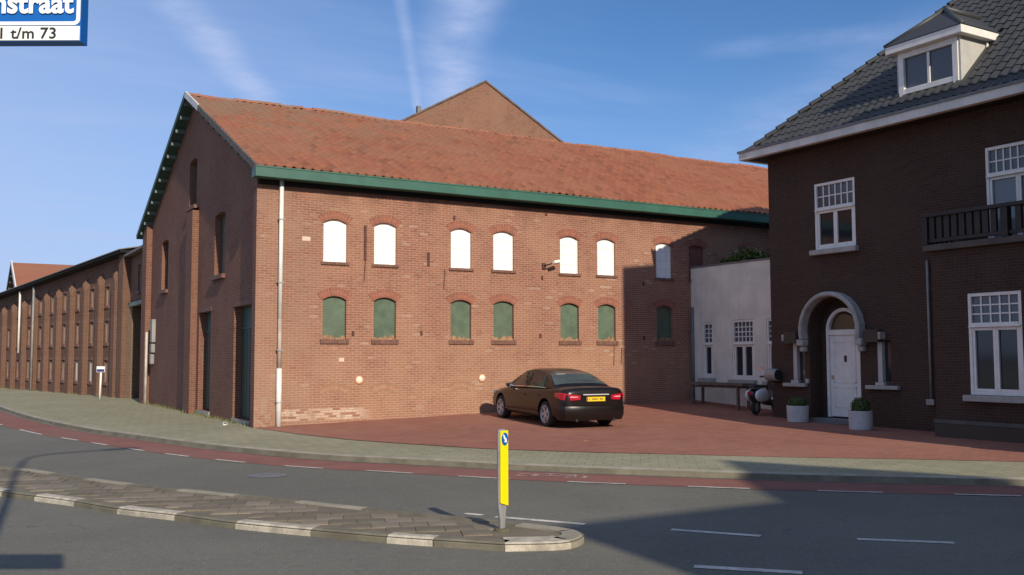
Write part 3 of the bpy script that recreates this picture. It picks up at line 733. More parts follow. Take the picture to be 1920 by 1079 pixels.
# blind relieving arches low in the wall
for c in (2.07, 3.48, 5.77, 7.14, 9.42):
    br = []
    rad = .62; 
    for q in range(11):
        t = -.62 + 1.24 * (q + .5) / 11
        link('brick', vm['l'], WH, loc=(c + rad * math.sin(t), .0275, .62 + rad * math.cos(t) - .28), rot=(0, t, 0))
# gable openings
for i, (a, b, c, d) in enumerate(doors):
    dr = MB().box(GX + .22, GX + .27, a + .01, b - .01, c + .02, d - .62).build('door', M_DOOR, WH)
    mb = MB(); n = 6
    for q in range(1, n): y = a + (b - a) * q / n; mb.box(GX + .212, GX + .2195, y - .008, y + .008, c + .03, d - .64)
    mb.build('door_boards', M_DGREEN, dr)
    mb = MB().box(GX + .2, GX + .28, a + .006, b - .006, d - .615, d - .55).box(GX + .23, GX + .27, a + .01, b - .01, d - .545, d - .01); mb.build('transom', M_DGREEN, dr)
    MB().box(GX + .195, GX + .2105, a + .12, a + .16, c + 1.0, c + 1.12).build('handle', M_STEEL, dr)
    if i == 0: MB().box(GX + .2, GX + .2105, a + .30, a + .42, c + 1.35, c + 1.6).build('notice', M_WHITE, dr)
    MB().box(GX - .03, GX + .3, a - .05, b + .05, .0, c - .003).build('threshold', M_STONE, dr)
    MB().box(GX - .012, GX + .19, a - .06, b + .06, d + .002, d + .14).build('lintel', M_DARK if False else M_SILL, dr)
for (a, b, c, d) in gw:
    w_ = MB().box(GX + .2, GX + .24, a + .008, b - .008, c + .008, d - .02).build('window', M_TIMBER, WH)
    mb = MB()
    for q in (0.05, .5, .95): y = a + (b - a) * q; mb.box(GX + .18, GX + .1995, y - .025, y + .025, c + .02, d - .1)
    mb.build('window_frame', M_DGREEN, w_)
    MB().box(GX - .10, GX + .18, a - .08, b + .08, c - .12, c - .003).build('sill', M_SILL, w_)
# roof: tile field, underlay, ridge, verge
def sag(x, s): return .016 * math.sin(x * .9 + s * .5) + .012 * math.sin(x * 2.3 - s * 1.1) - .02 * math.sin(math.pi * min(1, max(0, s / 8.9))) 
def roof_pt(x, s, lift=0.):                        # s: metres up the front slope from the eave
    return (x, EY + s * math.cos(pitch) - lift * math.sin(pitch), EZ + s * math.sin(pitch) + lift * math.cos(pitch))
SL = math.hypot(RY - EY, RZ - EZ)
mb = MB(); 
q = [roof_pt(-.12, 0, -.02), roof_pt(XE + .2, 0, -.02), roof_pt(XE + .2, SL, -.02), roof_pt(-.12, SL, -.02)]
mb.prism(q, (0, 0, -.08))
q = [(-.12, RY, RZ - .03), (XE + .2, RY, RZ - .03), (XE + .2, 2 * RY - EY, EZ - .03), (-.12, 2 * RY - EY, EZ - .03)]
mb.prism(q, (0, 0, -.08)); ROOF = mb.build('roof', M_RED, WH)
CW, RH = .243, .335
def tile_shape(cw, rh, wave=.032, thick=.02, flat=False):
    mb = MB(); xs = [0, .25, .5, .75, 1.0]; hs = [wave * .25, 0, wave * .15, wave, wave * .3]
    if flat: hs = [wave * .6, 0, 0, wave, wave * .5]
    vs = []; fs = []
    for (s, l) in ((-.03, .034), (rh, .012)):
        for x, h in zip(xs, hs): vs.append((x * cw * 1.02, s, l + h))
    for x, h in zip(xs, hs): vs.append((x * cw * 1.02, -.03, .034 + h - thick - .012))
    for k in range(4): fs.append((k, k + 1, k + 6, k + 5)); fs.append((k + 10, k + 11, k + 1, k))
    return vs, fs
TV, TF = tile_shape(CW, RH, wave=.055, thick=.03)
def uvmesh(name, vs, fs, mat, uv):
    mb = MB()
    for f in fs: mb.face([vs[i] for i in f], [uv] * len(f))
    return mb.mesh(name, mat)
tile_me = uvmesh('roof_tile', TV, TF, M_RED, (.37, .51))
ncol, nrow = int((XE + .3) / CW), int(SL / RH)
stuff = MB(); cp, sp = math.cos(pitch), math.sin(pitch)
for i in range(ncol):
    for j in range(nrow):
        o = roof_pt(-.10 + i * CW, .02 + j * RH + rnd.uniform(-.012, .012), .01 + sag(i * CW, j * RH))
        if i < 25 and j < 12:
            link('roof_tile', tile_me, ROOF, loc=o, rot=(pitch + rnd.uniform(-.01, .01), rnd.uniform(-.012, .012), rnd.uniform(-.01, .01))); continue
        uvc = ((i + .5) * .7131, (j + .5) * .3917); jz = rnd.uniform(-.006, .006); jx = rnd.uniform(-.004, .004)
        for f in TF:
            stuff.face([(o[0] + TV[k][0] + jx, o[1] + TV[k][1] * cp - (TV[k][2] + jz) * sp, o[2] + TV[k][1] * sp + (TV[k][2] + jz) * cp) for k in f], [uvc] * 4)
tag(stuff.build('roof_tiles', M_RED, ROOF), kind='stuff')
cap = MB(); N = 6
pr = [(.13 * math.cos(math.pi * k / N), .10 * math.sin(math.pi * k / N)) for k in range(N + 1)]
cap.loft([[(0, p[0] * .92, p[1]) for p in pr], [(.41, p[0] * 1.06, p[1] * 1.05) for p in pr]], caps=False, closed=False)
cap_me = uvmesh('ridge_tile', cap.v, [f[::-1] for f in cap.f], M_RED, (.2, .8))
for i in range(int((XE + .3) / .38)): link('ridge_tile', cap_me, ROOF, loc=(-.1 + i * .38, RY, RZ - .03 + sag(i * .38, 8.9) * 1.4 + rnd.uniform(-.014, .014)), rot=(rnd.uniform(-.05, .05), rnd.uniform(-.03, .03), rnd.uniform(-.03, .03)))
# verge boards and lookouts carrying the overhang
def slope_bar(x, s0, s1, back, w, h, lift, mat, name):
    a, b = roof_pt(x, s0, lift), roof_pt(x, s1, lift)
    if back: a, b = [(p[0], 2 * RY - p[1], p[2]) for p in (a, b)]
    return MB().bar(a, b, w, h).build(name, mat, WH)
slope_bar(-.15, -.05, SL - 2.0, False, .05, .17, -.02, M_TIMBER, 'verge_board')
tag(slope_bar(-.152, SL - 1.99, SL - .01, False, .055, .20, -.01, M_FASCIA, 'verge_board'), 'white painted upper length of the verge board')
slope_bar(-.15, -.05, SL + .02, True, .05, .17, -.02, M_DGREEN, 'verge_board')
for back in (False, True):
    n = 12
    for k in range(n):
        s = .5 + (SL - .8) * k / (n - 1); p0, p1 = roof_pt(-.122, s, -.16), roof_pt(GX - .004, s, -.16)
        if back: p0, p1 = [(p[0], 2 * RY - p[1], p[2]) for p in (p0, p1)]
        MB().bar(p0, p1, .09, .12).build('lookout', M_LGREEN if back else M_DGREEN, WH)
    q = [roof_pt(-.12, -.02, -.105), roof_pt(GX - .004, -.02, -.105), roof_pt(GX - .004, SL - .05, -.105), roof_pt(-.12, SL - .05, -.105)]
    if back: q = [(p[0], 2 * RY - p[1], p[2]) for p in q]
    MB().prism(q, (0, 0, -.012)).build('soffit', M_DGREEN, WH)
# box gutter, brackets and rain pipes
gut = MB().box(-.17, XE, -.46, -.10, 6.20, 6.455); GUT = gut.build('gutter', M_GUTTER, WH, bevel=.012)
MB().box(-.165, XE, -.475, -.44, 6.44, 6.475).build('gutter_lip', M_GUTTER, GUT)
MB().box(.02, XE, -.095, -.003, 6.08, 6.19).build('cornice', M_DARK, WH)
def pipe(pts, rads, mat, name='downpipe'): return MB().tube(pts, rads, 10).build(name, mat, WH, smooth=True)
p1 = pipe([(.60, -.10, 6.22), (.60, -.09, 2.72)], .055, M_WHITE)
pipe([(.60, -.09, 2.715), (.60, -.09, 1.45)], .052, plain('bare_zinc', (.40, .33, .29), .6, var=.15), 'downpipe')
pipe([(.60, -.09, 1.46), (.60, -.09, .0)], .068, M_WHITE, 'downpipe')
for z in (5.2, 3.6, 1.9, .6): MB().box(.525, .675, -.155, -.002, z, z + .03).build('pipe_bracket', M_GREY, WH)
pipe([(17.65, -.10, 6.2), (17.65, -.10, 4.0)], .05, M_WHITE)
pipe([(.06, 14.68, 2.7), (.06, 14.68, .0)], .045, plain('worn_white', (.5, .46, .4), .6, var=.2))
# iron wall anchors, rust runs, cracks and small marks
for x, z0, z1, w in ((2.90, 4.30, 5.22, .035), (4.755, 4.22, 4.60, .035)):
    MB().box(x - w, x + w, -.03, .0, z0, z1).build('wall_anchor', M_RUST, WH, bevel=.008)
for x, z0, z1 in ((2.88, 3.75, 4.29), (5.23, 3.62, 4.15), (11.02, 1.45, 2.06), (11.3, 1.5, 2.0)):
    MB().bar((x, -.0035, z0), (x + .03, -.0035, z1), .03, .007, (0, 1, 0)).build('rust_streak', M_RUST, WH)
for x, z in ((2.58, 2.36), (4.55, 2.38), (8.38, 2.34), (8.45, 4.05), (12.2, 4.0), (12.2, 2.3), (5.55, 5.62), (8.6, 5.95)):
    MB().box(x - .035, x + .035, -.025, 0, z - .06, z + .06).build('anchor_plate', M_RUST, WH, bevel=.01)
tag(MB().box(2.2, 2.34, -.006, 0, 1.62, 1.72).build('patch', plain('pale_mortar', (.62, .48, .38), .9), WH), 'pale mortar patch')
MB().box(1.18, 1.4, -.005, 0, 4.72, 4.83).build('patch', MATS['pale_mortar'], WH)
M_CAB = plain('cabinet_grey', (.24, .235, .22), .6, var=.15)
# meter cabinets beside the far pier
for y, z0, z1, w in ((14.05, 2.30, 3.15, .38), (14.05, 1.92, 2.24, .34), (14.1, 1.5, 1.88, .26)):
    MB().box(GX - .14, GX - .003, y - w, y, z0, z1).build('meter_cabinet', M_CAB, WH, bevel=.015)

# round wall lamps and the bracket floodlight
for x, z, lab in ((2.76, 1.14, 'round pale wall lamp low on the brick facade, nearer the white downpipe'), (6.43, 1.14, 'round pale wall lamp low on the brick facade, just left of the parked car')):
    t = thing('wall_lamp', lab, 'wall lamp', (x, 0, z), group='round lamps low on the warehouse wall')
    mm = Matrix.Translation((x, 0, z)) @ Matrix.Rotation(R(90), 4, 'X')
    MB().lathe([(.001, .03), (.10, .03), (.115, .02), (.115, 0)], 24, mm).build('rim', M_VENT, t, smooth=False)
    MB().lathe([(.001, .065), (.05, .06), (.08, .046), (.092, .031)], 24, mm).build('lens', M_LAMPG, t, smooth=True)
t = thing('floodlight', 'small white floodlight on a dark bracket between the upper windows', 'floodlight', (8.55, 0, 4.4))
MB().box(8.44, 8.56, -.05, -.001, 4.30, 4.48).build('backplate', M_RUST, t)
MB().tube([(8.5, -.04, 4.4), (8.56, -.22, 4.42), (8.66, -.30, 4.46)], .018, 8).build('arm', M_DARK, t)
MB().box(-.13, .13, -.06, .06, -.045, .045).build('lamp_head', M_WHITE, t, bevel=.015, loc=(8.74, -.33, 4.49), rot=(R(-20), R(-10), R(15)))

# ================================================================== LONG BRICK BUILDING AND GATE
LB = thing('long_brick_building', 'long brick factory wing with rows of small windows between piers, beyond the gate', 'building', (.35, 20.7, 0))
LA = Vector((.35, 20.7, 0)); ld = Vector((-3.75, 20.1, 0)).normalized(); ln = Vector((ld.y, -ld.x, 0))        # ln points into the building
LL = 30.; top = lambda s: 6.22 - .047 * s
def LP(s, d=0., z=0.): return LA + ld * s + ln * d + Vector((0, 0, z))
piers = [0.0 + .25] + [1.06 + 2.05 * k + .85 for k in range(13)]
piers = [.22] + [1.2 + 2.05 * k for k in range(14)]
holes = []; wl = []
for k in range(1, 13):
    c = (piers[k] + piers[k + 1]) / 2
    for dx in (-.42, .42):
        for z0, z1 in ((.62, 1.62), (2.40, 3.40), (4.10, 4.95)):
            if z1 < top(c) - .45: holes.append(rect(c + dx - .22, c + dx + .22, z0, z1)); wl.append((c + dx, z0, z1))
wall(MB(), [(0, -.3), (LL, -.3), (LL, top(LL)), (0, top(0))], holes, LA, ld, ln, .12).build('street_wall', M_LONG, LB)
wmat = plain('faded_shutter', (.16, .088, .068), .7, var=.25, scale=4); fmat = plain('faded_frame', (.27, .19, .155), .7, var=.2)
for c, z0, z1 in wl:
    pale = z0 < 1 and 3.0 < c < 7.0
    mb = MB(); P_ = [LP(c + a, .075, z) for a, z in ((-.215, z0 + .005), (.215, z0 + .005), (.215, z1 - .005), (-.215, z1 - .005))]
    mb.prism(P_, ln * .03); w_ = mb.build('window', M_PGLASS if pale else wmat, LB)
    fb = MB()
    for a, wd in ((-.19, .05), (0, .04), (.19, .05)):
        fb.prism([LP(c + a - wd / 2, .05, z0 + .01), LP(c + a + wd / 2, .05, z0 + .01), LP(c + a + wd / 2, .05, z1 - .01), LP(c + a - wd / 2, .05, z1 - .01)], ln * .0245)
    fb.build('frame', M_CHEEK if pale else fmat, w_)
    sb = MB(); sb.prism([LP(c - .28, -.05, z0 - .13), LP(c + .28, -.05, z0 - .13), LP(c + .28, -.05, z0 - .004), LP(c - .28, -.05, z0 - .004)], ln * .10)
    sb.build('sill', M_SILL, w_); sb = MB()
    sb.prism([LP(c - .26, -.02, z1 + .004), LP(c + .26, -.02, z1 + .004), LP(c + .26, -.02, z1 + .13), LP(c - .26, -.02, z1 + .13)], ln * .06)
    sb.build('lintel', M_SILL, w_)
for s in piers[1:]:
    mb = MB(); t_ = top(s) - .75; hw = .22; pd = -.26
    f = [LP(s + a, pd, z) for a, z in ((-hw, -.3), (hw, -.3), (hw, t_ - .35), (0, t_), (-hw, t_ - .35))]
    b = [LP(s + a, -.002, z) for a, z in ((-hw, -.3), (hw, -.3), (hw, t_ - .1), (0, t_ + .3), (-hw, t_ - .1))]
    mb.face(f[::-1], [(a, z) for a, z in ((-hw, -.3), (hw, -.3), (hw, t_ - .35), (0, t_), (-hw, t_ - .35))][::-1])
    for k in range(5):
        q = [f[k], f[(k + 1) % 5], b[(k + 1) % 5], b[k]]; mb.face(q, [(0, p.z) if i in (0, 1) else (.25, p.z) for i, p in enumerate(q)])
    mb.build('pier', M_LONG, LB, fix=True)
# end wall by the gate (faces the sun), flared foot
mb = MB(); e0, e1 = LP(0, -.26), LP(0, 6.); d_ = (e1 - e0); ex = d_.normalized(); Le = d_.length
mb.face([e0 + Vector((0, 0, -.3)), e1 + Vector((0, 0, -.3)), e1 + Vector((0, 0, top(0))), e0 + Vector((0, 0, top(0)))], rect(0, Le, -.3, top(0)))
mb.face([LP(0, -.26, -.3), LP(0, -.26, top(0)), LP(.55, -.26, top(0)), LP(.55, -.26, -.3)], [(0, -.3), (0, 6), (.55, 6), (.55, -.3)])
mb.face([LP(.55, -.26, -.3), LP(.55, -.26, top(0)), LP(.55, 0, top(0)), LP(.55, 0, -.3)], [(0, -.3), (0, 6), (.26, 6), (.26, -.3)])
mb.build('end_wall', M_LONG, LB, fix=False)
# splayed corner added to catch the sun, its brick coloured as if sunlit
mb = MB(); q0, q1, q2 = Vector((.02, 21.45, 0)), Vector((.44, 20.25, 0)), Vector((1.3, 20.6, 0))
for a, b in ((q0, q1), (q1, q2)):
    L_e = (b - a).length; mb.face([a + Vector((0, 0, -.2)), a + Vector((0, 0, 4.1)), b + Vector((0, 0, 4.1)), b + Vector((0, 0, -.2))], [(0, -.2), (0, 4.1), (L_e, 4.1), (L_e, -.2)])
mb.build('splayed_corner', M_LONGP, LB)
# eave board, low roof
mb = MB()
mb.prism([LP(-.3, -.50, top(-.3) + .02), LP(-.3, .3, top(-.3) + .02), LP(-.3, .3, top(-.3) + .17), LP(-.3, -.50, top(-.3) + .12)], LP(LL, 0, top(LL)) - LP(-.3, 0, top(-.3)))
mb.build('eave_board', M_DARK, LB)
mb = MB(); q = [LP(-.35, -.55, top(-.3) + .17), LP(LL, -.55, top(LL) + .17), LP(LL, 5., top(LL) + 1.1), LP(-.35, 5., top(0) + 1.35)]
mb.prism(q, (0, 0, -.04)); mb.build('roof', plain('grey_bitumen', (.19, .175, .15), .85, var=.2, scale=1.5), LB)
for s, z0, mt in ((15.6, 2.0, M_WHITE), (13.0, .0, M_CAB)):
    MB().tube([LP(s, -.34, top(s) - .1), LP(s, -.34, z0)], .055, 8).build('downpipe', mt, LB, smooth=True)
# gate passage under a bridging room
GT = thing('gatehouse', 'gateway between the two brick buildings with a room bridging over a green beam', 'gate', (.5, 18, 0))
bw_holes = [rect(17.2, 17.75, 4.5, 5.6), rect(18.35, 18.95, 4.5, 5.6)]
wall(MB(), [(YB + .0, 4.16), (20.75, 4.16), (20.75, 6.15), (YB + .0, 6.15)], bw_holes, (.42, 0, 0), (0, 1, 0), (1, 0, 0), .14).build('bridge_wall', M_LONG, GT)
MB().box(.43, 3.5, YB + .01, 20.6, 4.10, 4.155).build('bridge_floor', M_DARK, GT)
MB().box(.34, .56, YB + .01, 20.62, 3.92, 4.095).build('beam', plain('beam_green', (.17, .21, .165), .6, var=.15), GT)
for (a, b) in ((17.2, 17.75), (18.35, 18.95)):
    w_ = MB().box(.52, .55, a + .005, b - .005, 4.505, 5.595).build('window', wmat, GT)
    fb = MB()
    for q in (a + .04, (a + b) / 2, b - .04): fb.box(.50, .5195, q - .035, q + .035, 4.51, 5.59)
    fb.build('frame', fmat, w_)
    MB().box(.36, .5, a - .06, b + .06, 4.38, 4.497).build('sill', M_SILL, w_)
mb = MB(); mb.prism([(.1, YB - .1, 6.18), (5, YB - .1, 6.9), (5, 20.7, 6.9), (.1, 20.7, 6.18)], (0, 0, -.1)); mb.build('roof', MATS['grey_bitumen'], GT)
mb = MB()
for k in range(9): y = YB + .1 + k * .5; mb.box(2.2, 2.26, y + .01, y + .47, .05, 2.5)
mb.build('gate_leaf', M_DOOR, GT)
bbox_uv(MB(), 2.3, 6, YB + .02, 20.58, 0, 4.05, 'x').build('passage_wall', M_LONG, GT)

# far gable-fronted block behind the long building
FB = thing('far_gabled_block', 'distant brick block with a red roof and white verge, past the long building', 'building', (-2.7, 46, 0))
ry, rz, fy, fz, fx = 46., 7.85, 40.2, 5.45, -2.7
bbox_uv(MB(), fx + .35, 9, fy + .4, 2 * ry - fy - .4, 0, 5.4, 'xyXY').build('wall', M_LONG, FB)
mb = MB(); mb.face([(fx + .35, 2 * ry - fy - .4, 5.4), (fx + .35, fy + .4, 5.4), (fx + .35, ry, rz - .1)], [(0, 5.4), (11, 5.4), (5.5, 7.8)]); mb.build('gable', M_LONG, FB)
mb = MB(); mb.prism([(fx, fy, fz), (10, fy, fz), (10, ry, rz), (fx, ry, rz)], (0, 0, -.12)); mb.prism([(fx, ry, rz), (10, ry, rz), (10, 2 * ry - fy, fz), (fx, 2 * ry - fy, fz)], (0, 0, -.12)); mb.build('roof', M_RED, FB)
MB().bar((fx - .04, fy - .05, fz - .05), (fx - .04, ry, rz), .07, .34).build('verge_board', M_WHITE, FB)
MB().bar((fx - .04, 2 * ry - fy + .05, fz - .05), (fx - .04, ry, rz - .02), .06, .3).build('verge_board', M_DGREEN, FB)
for k in range(7):
    t_ = (k + .5) / 7; y = 2 * ry - fy + (fy - ry) * t_; z = fz + (rz - fz) * t_ - .25
    MB().bar((fx, y, z), (fx + .34, y, z), .1, .14).build('lookout', M_LGREEN, FB)

# tall hall behind, only its gable shows over the ridge
BH = thing('rear_gabled_hall', 'tall pale brick hall whose bare gable rises behind the warehouse ridge', 'building', (16.3, 17.5, 0))
ax_, az_, by_ = 16.28, 15.32, 17.5; hw = 10.5; sl_ = .563
mb = MB(); mb.face([(ax_ - hw, by_, 0), (ax_ + hw, by_, 0), (ax_ + hw, by_, az_ - hw * sl_), (ax_, by_, az_), (ax_ - hw, by_, az_ - hw * sl_)], [(-hw, 0), (hw, 0), (hw, az_ - hw * sl_), (0, az_), (-hw, az_ - hw * sl_)]); mb.build('gable_wall', M_BACK, BH)
mb = MB()
for sgn in (-1, 1): mb.prism([(ax_, by_ - .06, az_ + .10), (ax_ + sgn * (hw + .3), by_ - .06, az_ + .10 - (hw + .3) * sl_), (ax_ + sgn * (hw + .3), by_ - .06, az_ - .0 - (hw + .3) * sl_), (ax_, by_ - .06, az_ - .0)], (0, .5, 0))
mb.build('coping', plain('dark_coping', (.13, .085, .065), .8, var=.3), BH)
mb = MB()
for sgn in (-1, 1): mb.prism([(ax_, by_ + .45, az_ - .05), (ax_ + sgn * hw, by_ + .45, az_ - .05 - hw * sl_), (ax_ + sgn * hw, by_ + 24, az_ - .05 - hw * sl_), (ax_, by_ + 24, az_ - .05)], (0, 0, -.15))
mb.build('roof', M_RED, BH)
bbox_uv(MB(), ax_ - hw, ax_ + hw, by_ + .02, by_ + 24, 0, az_ - hw * sl_ - .1, 'xXY').build('side_wall', M_BACK, BH)
MB().box(12.62, 12.82, by_ + .05, by_ + .25, 13.2, 13.68).build('vent_stub', M_LEAD, BH)

# ================================================================== VILLA
XV = 12.7; VZ = .02
VI = thing('brick_villa', 'dark brown brick villa with grey tiled hipped roof, arched white door and balcony', 'house', (XV, -8, 0))
def vrect(y0, y1, z0, z1): return rect(-y1, -y0, z0, z1)        # wall drawn along -Y, so u = -y
DC = -7.03; DW = .80
niche = arch_poly(-DC - DW, -DC + DW, VZ - .1 + .14, 2.40, .80, 14)
vh = [vrect(-7.80, -6.50, 4.45, 6.18), niche, vrect(-6.06, -5.68, 1.10, 2.10), vrect(-8.72, -8.36, 1.10, 2.10), vrect(-12.75, -11.30, 4.05, 6.24)]
wall(MB(), [(4.9, -.2), (22., -.2), (22., 7.12), (4.9, 7.12)], vh, (XV, 0, 0), (0, -1, 0), (1, 0, 0), .12).build('front_wall', M_VILLA, VI)
bbox_uv(MB(), XV, XV + 9, -22, -4.9, -.2, 7.12, 'YX').build('side_wall', M_VILLA, VI)
# deep door niche
mb = MB(); n = len(niche)
for k in range(n):
    a, b = niche[k], niche[(k + 1) % n]
    q = [(XV + .118, -a[0], a[1]), (XV + .118, -b[0], b[1]), (XV + .46, -b[0], b[1]), (XV + .46, -a[0], a[1])]
    mb.face(q, [(0, a[1]), (0, b[1]), (.4, b[1]), (.4, a[1])])
mb.face([(XV + .46, -p[0], p[1]) for p in niche], [(p[0], p[1]) for p in niche]); mb.build('door_niche', M_VILLA, VI)
DX = XV + .40; dz0 = .17; dyc = -7.03
fr = MB()                                                             # arched frame ring
oa = arch_poly(-dyc - .56, -dyc + .56, dz0, 2.40, .555, 14); ia = arch_poly(-dyc - .475, -dyc + .475, dz0 + .001, 2.40, .47, 14)
for k in range(1, len(oa)):
    a, b, c, d = oa[k], oa[(k + 1) % len(oa)], ia[(k + 1) % len(ia)], ia[k]
    if k == len(oa) - 1: pass
    fr.prism([(DX - .05, -p[0], p[1]) for p in (a, b, c, d)], (.10, 0, 0))
DOOR = fr.build('door_frame', M_WHITE, VI)
leaf = MB().box(DX - .01, DX + .04, dyc - .47, dyc + .47, dz0 + .02, 2.26).build('door', M_WHITE, VI)
pm = MB()
for z0, z1 in ((.42, .95), (1.05, 2.1)):
    for y0, y1, zz0, zz1 in ((-.34, -.315, z0, z1), (.315, .34, z0, z1), (-.34, .34, z0, z0 + .025), (-.34, .34, z1 - .025, z1)): pm.box(DX - .022, DX - .0105, dyc + y0, dyc + y1, zz0, zz1)
pm.build('door_moulding', M_WHITE, leaf)
MB().box(DX - .02, DX - .0102, dyc - .06, dyc + .02, 1.58, 1.74).build('door_viewer', M_BLACK, leaf)
MB().box(DX - .05, DX - .0102, dyc + .36, dyc + .42, 1.14, 1.24).build('door_handle', M_STEEL, leaf)
MB().box(DX - .06, DX + .05, dyc - .475, dyc + .475, 2.265, 2.40).build('transom', M_WHITE, DOOR)
fl = arch_poly(-dyc - .40, -dyc + .40, 2.405, 2.41, .39, 12); MB().prism([(DX + .01, -p[0], p[1]) for p in fl], (.02, 0, 0)).build('fanlight', plain('fanlight_glass', (.09, .08, .055), .2), DOOR)
MB().box(XV - .22, XV + .39, DC - .79, DC + .79, court_z(XV, -7), .145).build('doorstep', M_LEAD, VI)
# stone hood: moulded half ring on corbels
def ring(rad0, rad1, x0, x1, c, zc, a0, a1, n=18):
    mb = MB(); rings = []
    for k in range(n + 1):
        t = a0 + (a1 - a0) * k / n; rings.append([(x, c + rad * math.cos(t), zc + rad * math.sin(t)) for x, rad in ((x0 + .03, rad0), (x0, rad0 + .03), (x0, rad1 - .05), (x0 + .04, rad1), (x1, rad1), (x1, rad0))])
    return mb.loft(rings)
HOOD = ring(.86, .975, XV - .26, XV - .002, DC, 2.38, R(-14), R(194)).build('door_hood', M_STONE, VI, fix=True)
for sg in (-1, 1):
    y = DC + sg * .93
    MB().box(XV - .24, XV - .003, y - .11, y + .11, 1.99, 2.16).box(XV - .16, XV - .003, y - .08, y + .08, 1.84, 1.985).build('corbel', M_STONE, HOOD, bevel=.03)
    MB().box(XV - .2, XV - .004, y + sg * .16, y + sg * .56, 2.06, 2.36).build('sidelight_head', M_VILLA, HOOD)
    MB().box(XV - .22, XV - .004, y + sg * .57, y + sg * .64, 2.12, 2.30).build('corbel', M_STONE, HOOD, bevel=.02)
for (y0, y1) in ((-6.06, -5.68), (-8.72, -8.36)):
    w_ = MB().box(XV + .09, XV + .11, y0 + .005, y1 - .005, 1.105, 2.095).build('sidelight', M_GLASS, VI)
    MB().box(XV - .02, XV + .088, y1 - .13, y1 - .004, 1.105, 2.10).build('frame', M_CHEEK, w_)
    MB().box(XV - .09, XV + .08, y1 - .22, y1 + .03, 1.03, 1.10).build('sill', M_CHEEK, w_)
for y0, y1 in ((-6.15, -5.38), (-8.98, -8.05)): MB().box(XV - .13, XV - .003, y0, y1, .93, 1.025).build('stone_band', M_STONE, VI, bevel=.015)
for y0, y1, z0, z1 in ((-6.22, -5.4, .985, 1.14),): MB().box(XV - .05, XV - .003, -6.2, -6.1, 1.03, 1.14).build('stone_band', M_STONE, VI)

def villa_window(y0, y1, z0, z1, zt, X, cols, rows, lower=2, sill=True, parent=None, gl=None):
    """timber window: upper light of small panes, lower casements"""
    parent = parent or VI
    win = MB().box(X + .075, X + .085, y0 + .03, y1 - .03, z0 + .03, z1 - .03).build('window', gl or M_GLASS, parent)
    f = MB(); fw = .075
    f.box(X + .012, X + .10, y0 + .003, y0 + fw, z0 + .003, z1 - .003).box(X + .012, X + .10, y1 - fw, y1 - .003, z0 + .003, z1 - .003)
    f.box(X + .014, X + .10, y0 + fw, y1 - fw, z1 - fw, z1 - .003).box(X + .014, X + .10, y0 + fw, y1 - fw, z0 + .003, z0 + fw)
    f.box(X - .005, X + .10, y0 + fw, y1 - fw, zt - .05, zt + .05); f.box(X - .03, X + .02, y0 + .02, y1 - .02, zt - .045, zt - .02)
    f.build('frame', M_WHITE, win, bevel=.006)
    c = MB(); n = lower
    for k in range(n):
        a, b = y0 + fw + (y1 - y0 - 2 * fw) * k / n, y0 + fw + (y1 - y0 - 2 * fw) * (k + 1) / n
        for p, q, s_, t_ in ((a, a + .06, z0 + fw, zt - .05), (b - .06, b, z0 + fw, zt - .05), (a + .06, b - .06, z0 + fw, z0 + fw + .06), (a + .06, b - .06, zt - .11, zt - .05)): c.box(X + .03, X + .074, p + .002, q - .002, s_ + .002, t_ - .002)
    c.build('casement', M_WHITE, win)
    ya, yb, za, zb = y0 + fw, y1 - fw, zt + .05, z1 - fw
    for i in range(cols):
        for j in range(rows):
            p0 = ya + (yb - ya) * i / cols; p1 = ya + (yb - ya) * (i + 1) / cols; q0 = za + (zb - za) * j / rows; q1 = za + (zb - za) * (j + 1) / rows
            MB().box(X + .066, X + .0745, p0 + .016, p1 - .016, q0 + .016, q1 - .016).build('pane', M_LEAD_G, win)
    b = MB()
    for i in range(1, cols): y = ya + (yb - ya) * i / cols; b.box(X + .045, X + .0655, y - .016, y + .016, za, zb)
    for j in range(1, rows): z = za + (zb - za) * j / rows; b.box(X + .047, X + .0655, ya, yb, z - .014, z + .014)
    b.build('glazing_bars', M_WHITE, win)
    if sill: MB().box(X - .14, X + .07, y0 - .09, y1 + .09, z0 - .13, z0 - .003).build('sill', M_STONE, win, bevel=.012)
    return win
villa_window(-7.80, -6.50, 4.45, 6.18, 5.50, XV, 6, 2)
villa_window(-12.75, -11.30, 4.05, 6.24, 5.62, XV, 8, 2, sill=False, gl=M_PGLASS)
# bay under the balcony
XB = 11.7
wall(MB(), [(10.63, -.2), (14.0, -.2), (14.0, 3.98), (10.63, 3.98)], [vrect(-12.62, -11.44, .92, 3.03)], (XB, 0, 0), (0, -1, 0), (1, 0, 0), .12).build('bay_front', M_VILLA, VI)
bbox_uv(MB(), XB, XV - .002, -14.0, -10.63, -.2, 3.98, 'Yy').build('bay_side', M_VILLA, VI)
villa_window(-12.62, -11.44, .92, 3.03, 2.36, XB, 5, 3)
MB().box(XB - .06, XB - .002, -14, -10.60, .30, .38).build('plinth_moulding', plain('dark_stone', (.085, .078, .07), .8, var=.2), VI)
MB().box(XB - .05, XB - .002, -14, -10.61, -.15, .296).build('plinth', M_VILLA, VI)
BAL = MB().box(XB - .12, XV - .003, -14.0, -10.5, 3.985, 4.12).build('balcony', plain('balcony_floor', (.07, .058, .048), .7, var=.2), VI, bevel=.01)
M_BALC = plain('dark_oak', (.022, .017, .014), .65, var=.25, scale=6)
MB().box(XB - .13, XB + .02, -14.0, -10.48, 4.72, 4.80).build('handrail', M_BALC, BAL, bevel=.01)
MB().box(XB + .03, XV - .01, -10.62, -10.48, 4.72, 4.80).build('handrail', M_BALC, BAL)
MB().box(XB - .09, XB - .01, -14.0, -10.5, 4.17, 4.24).build('lower_rail', M_BALC, BAL)
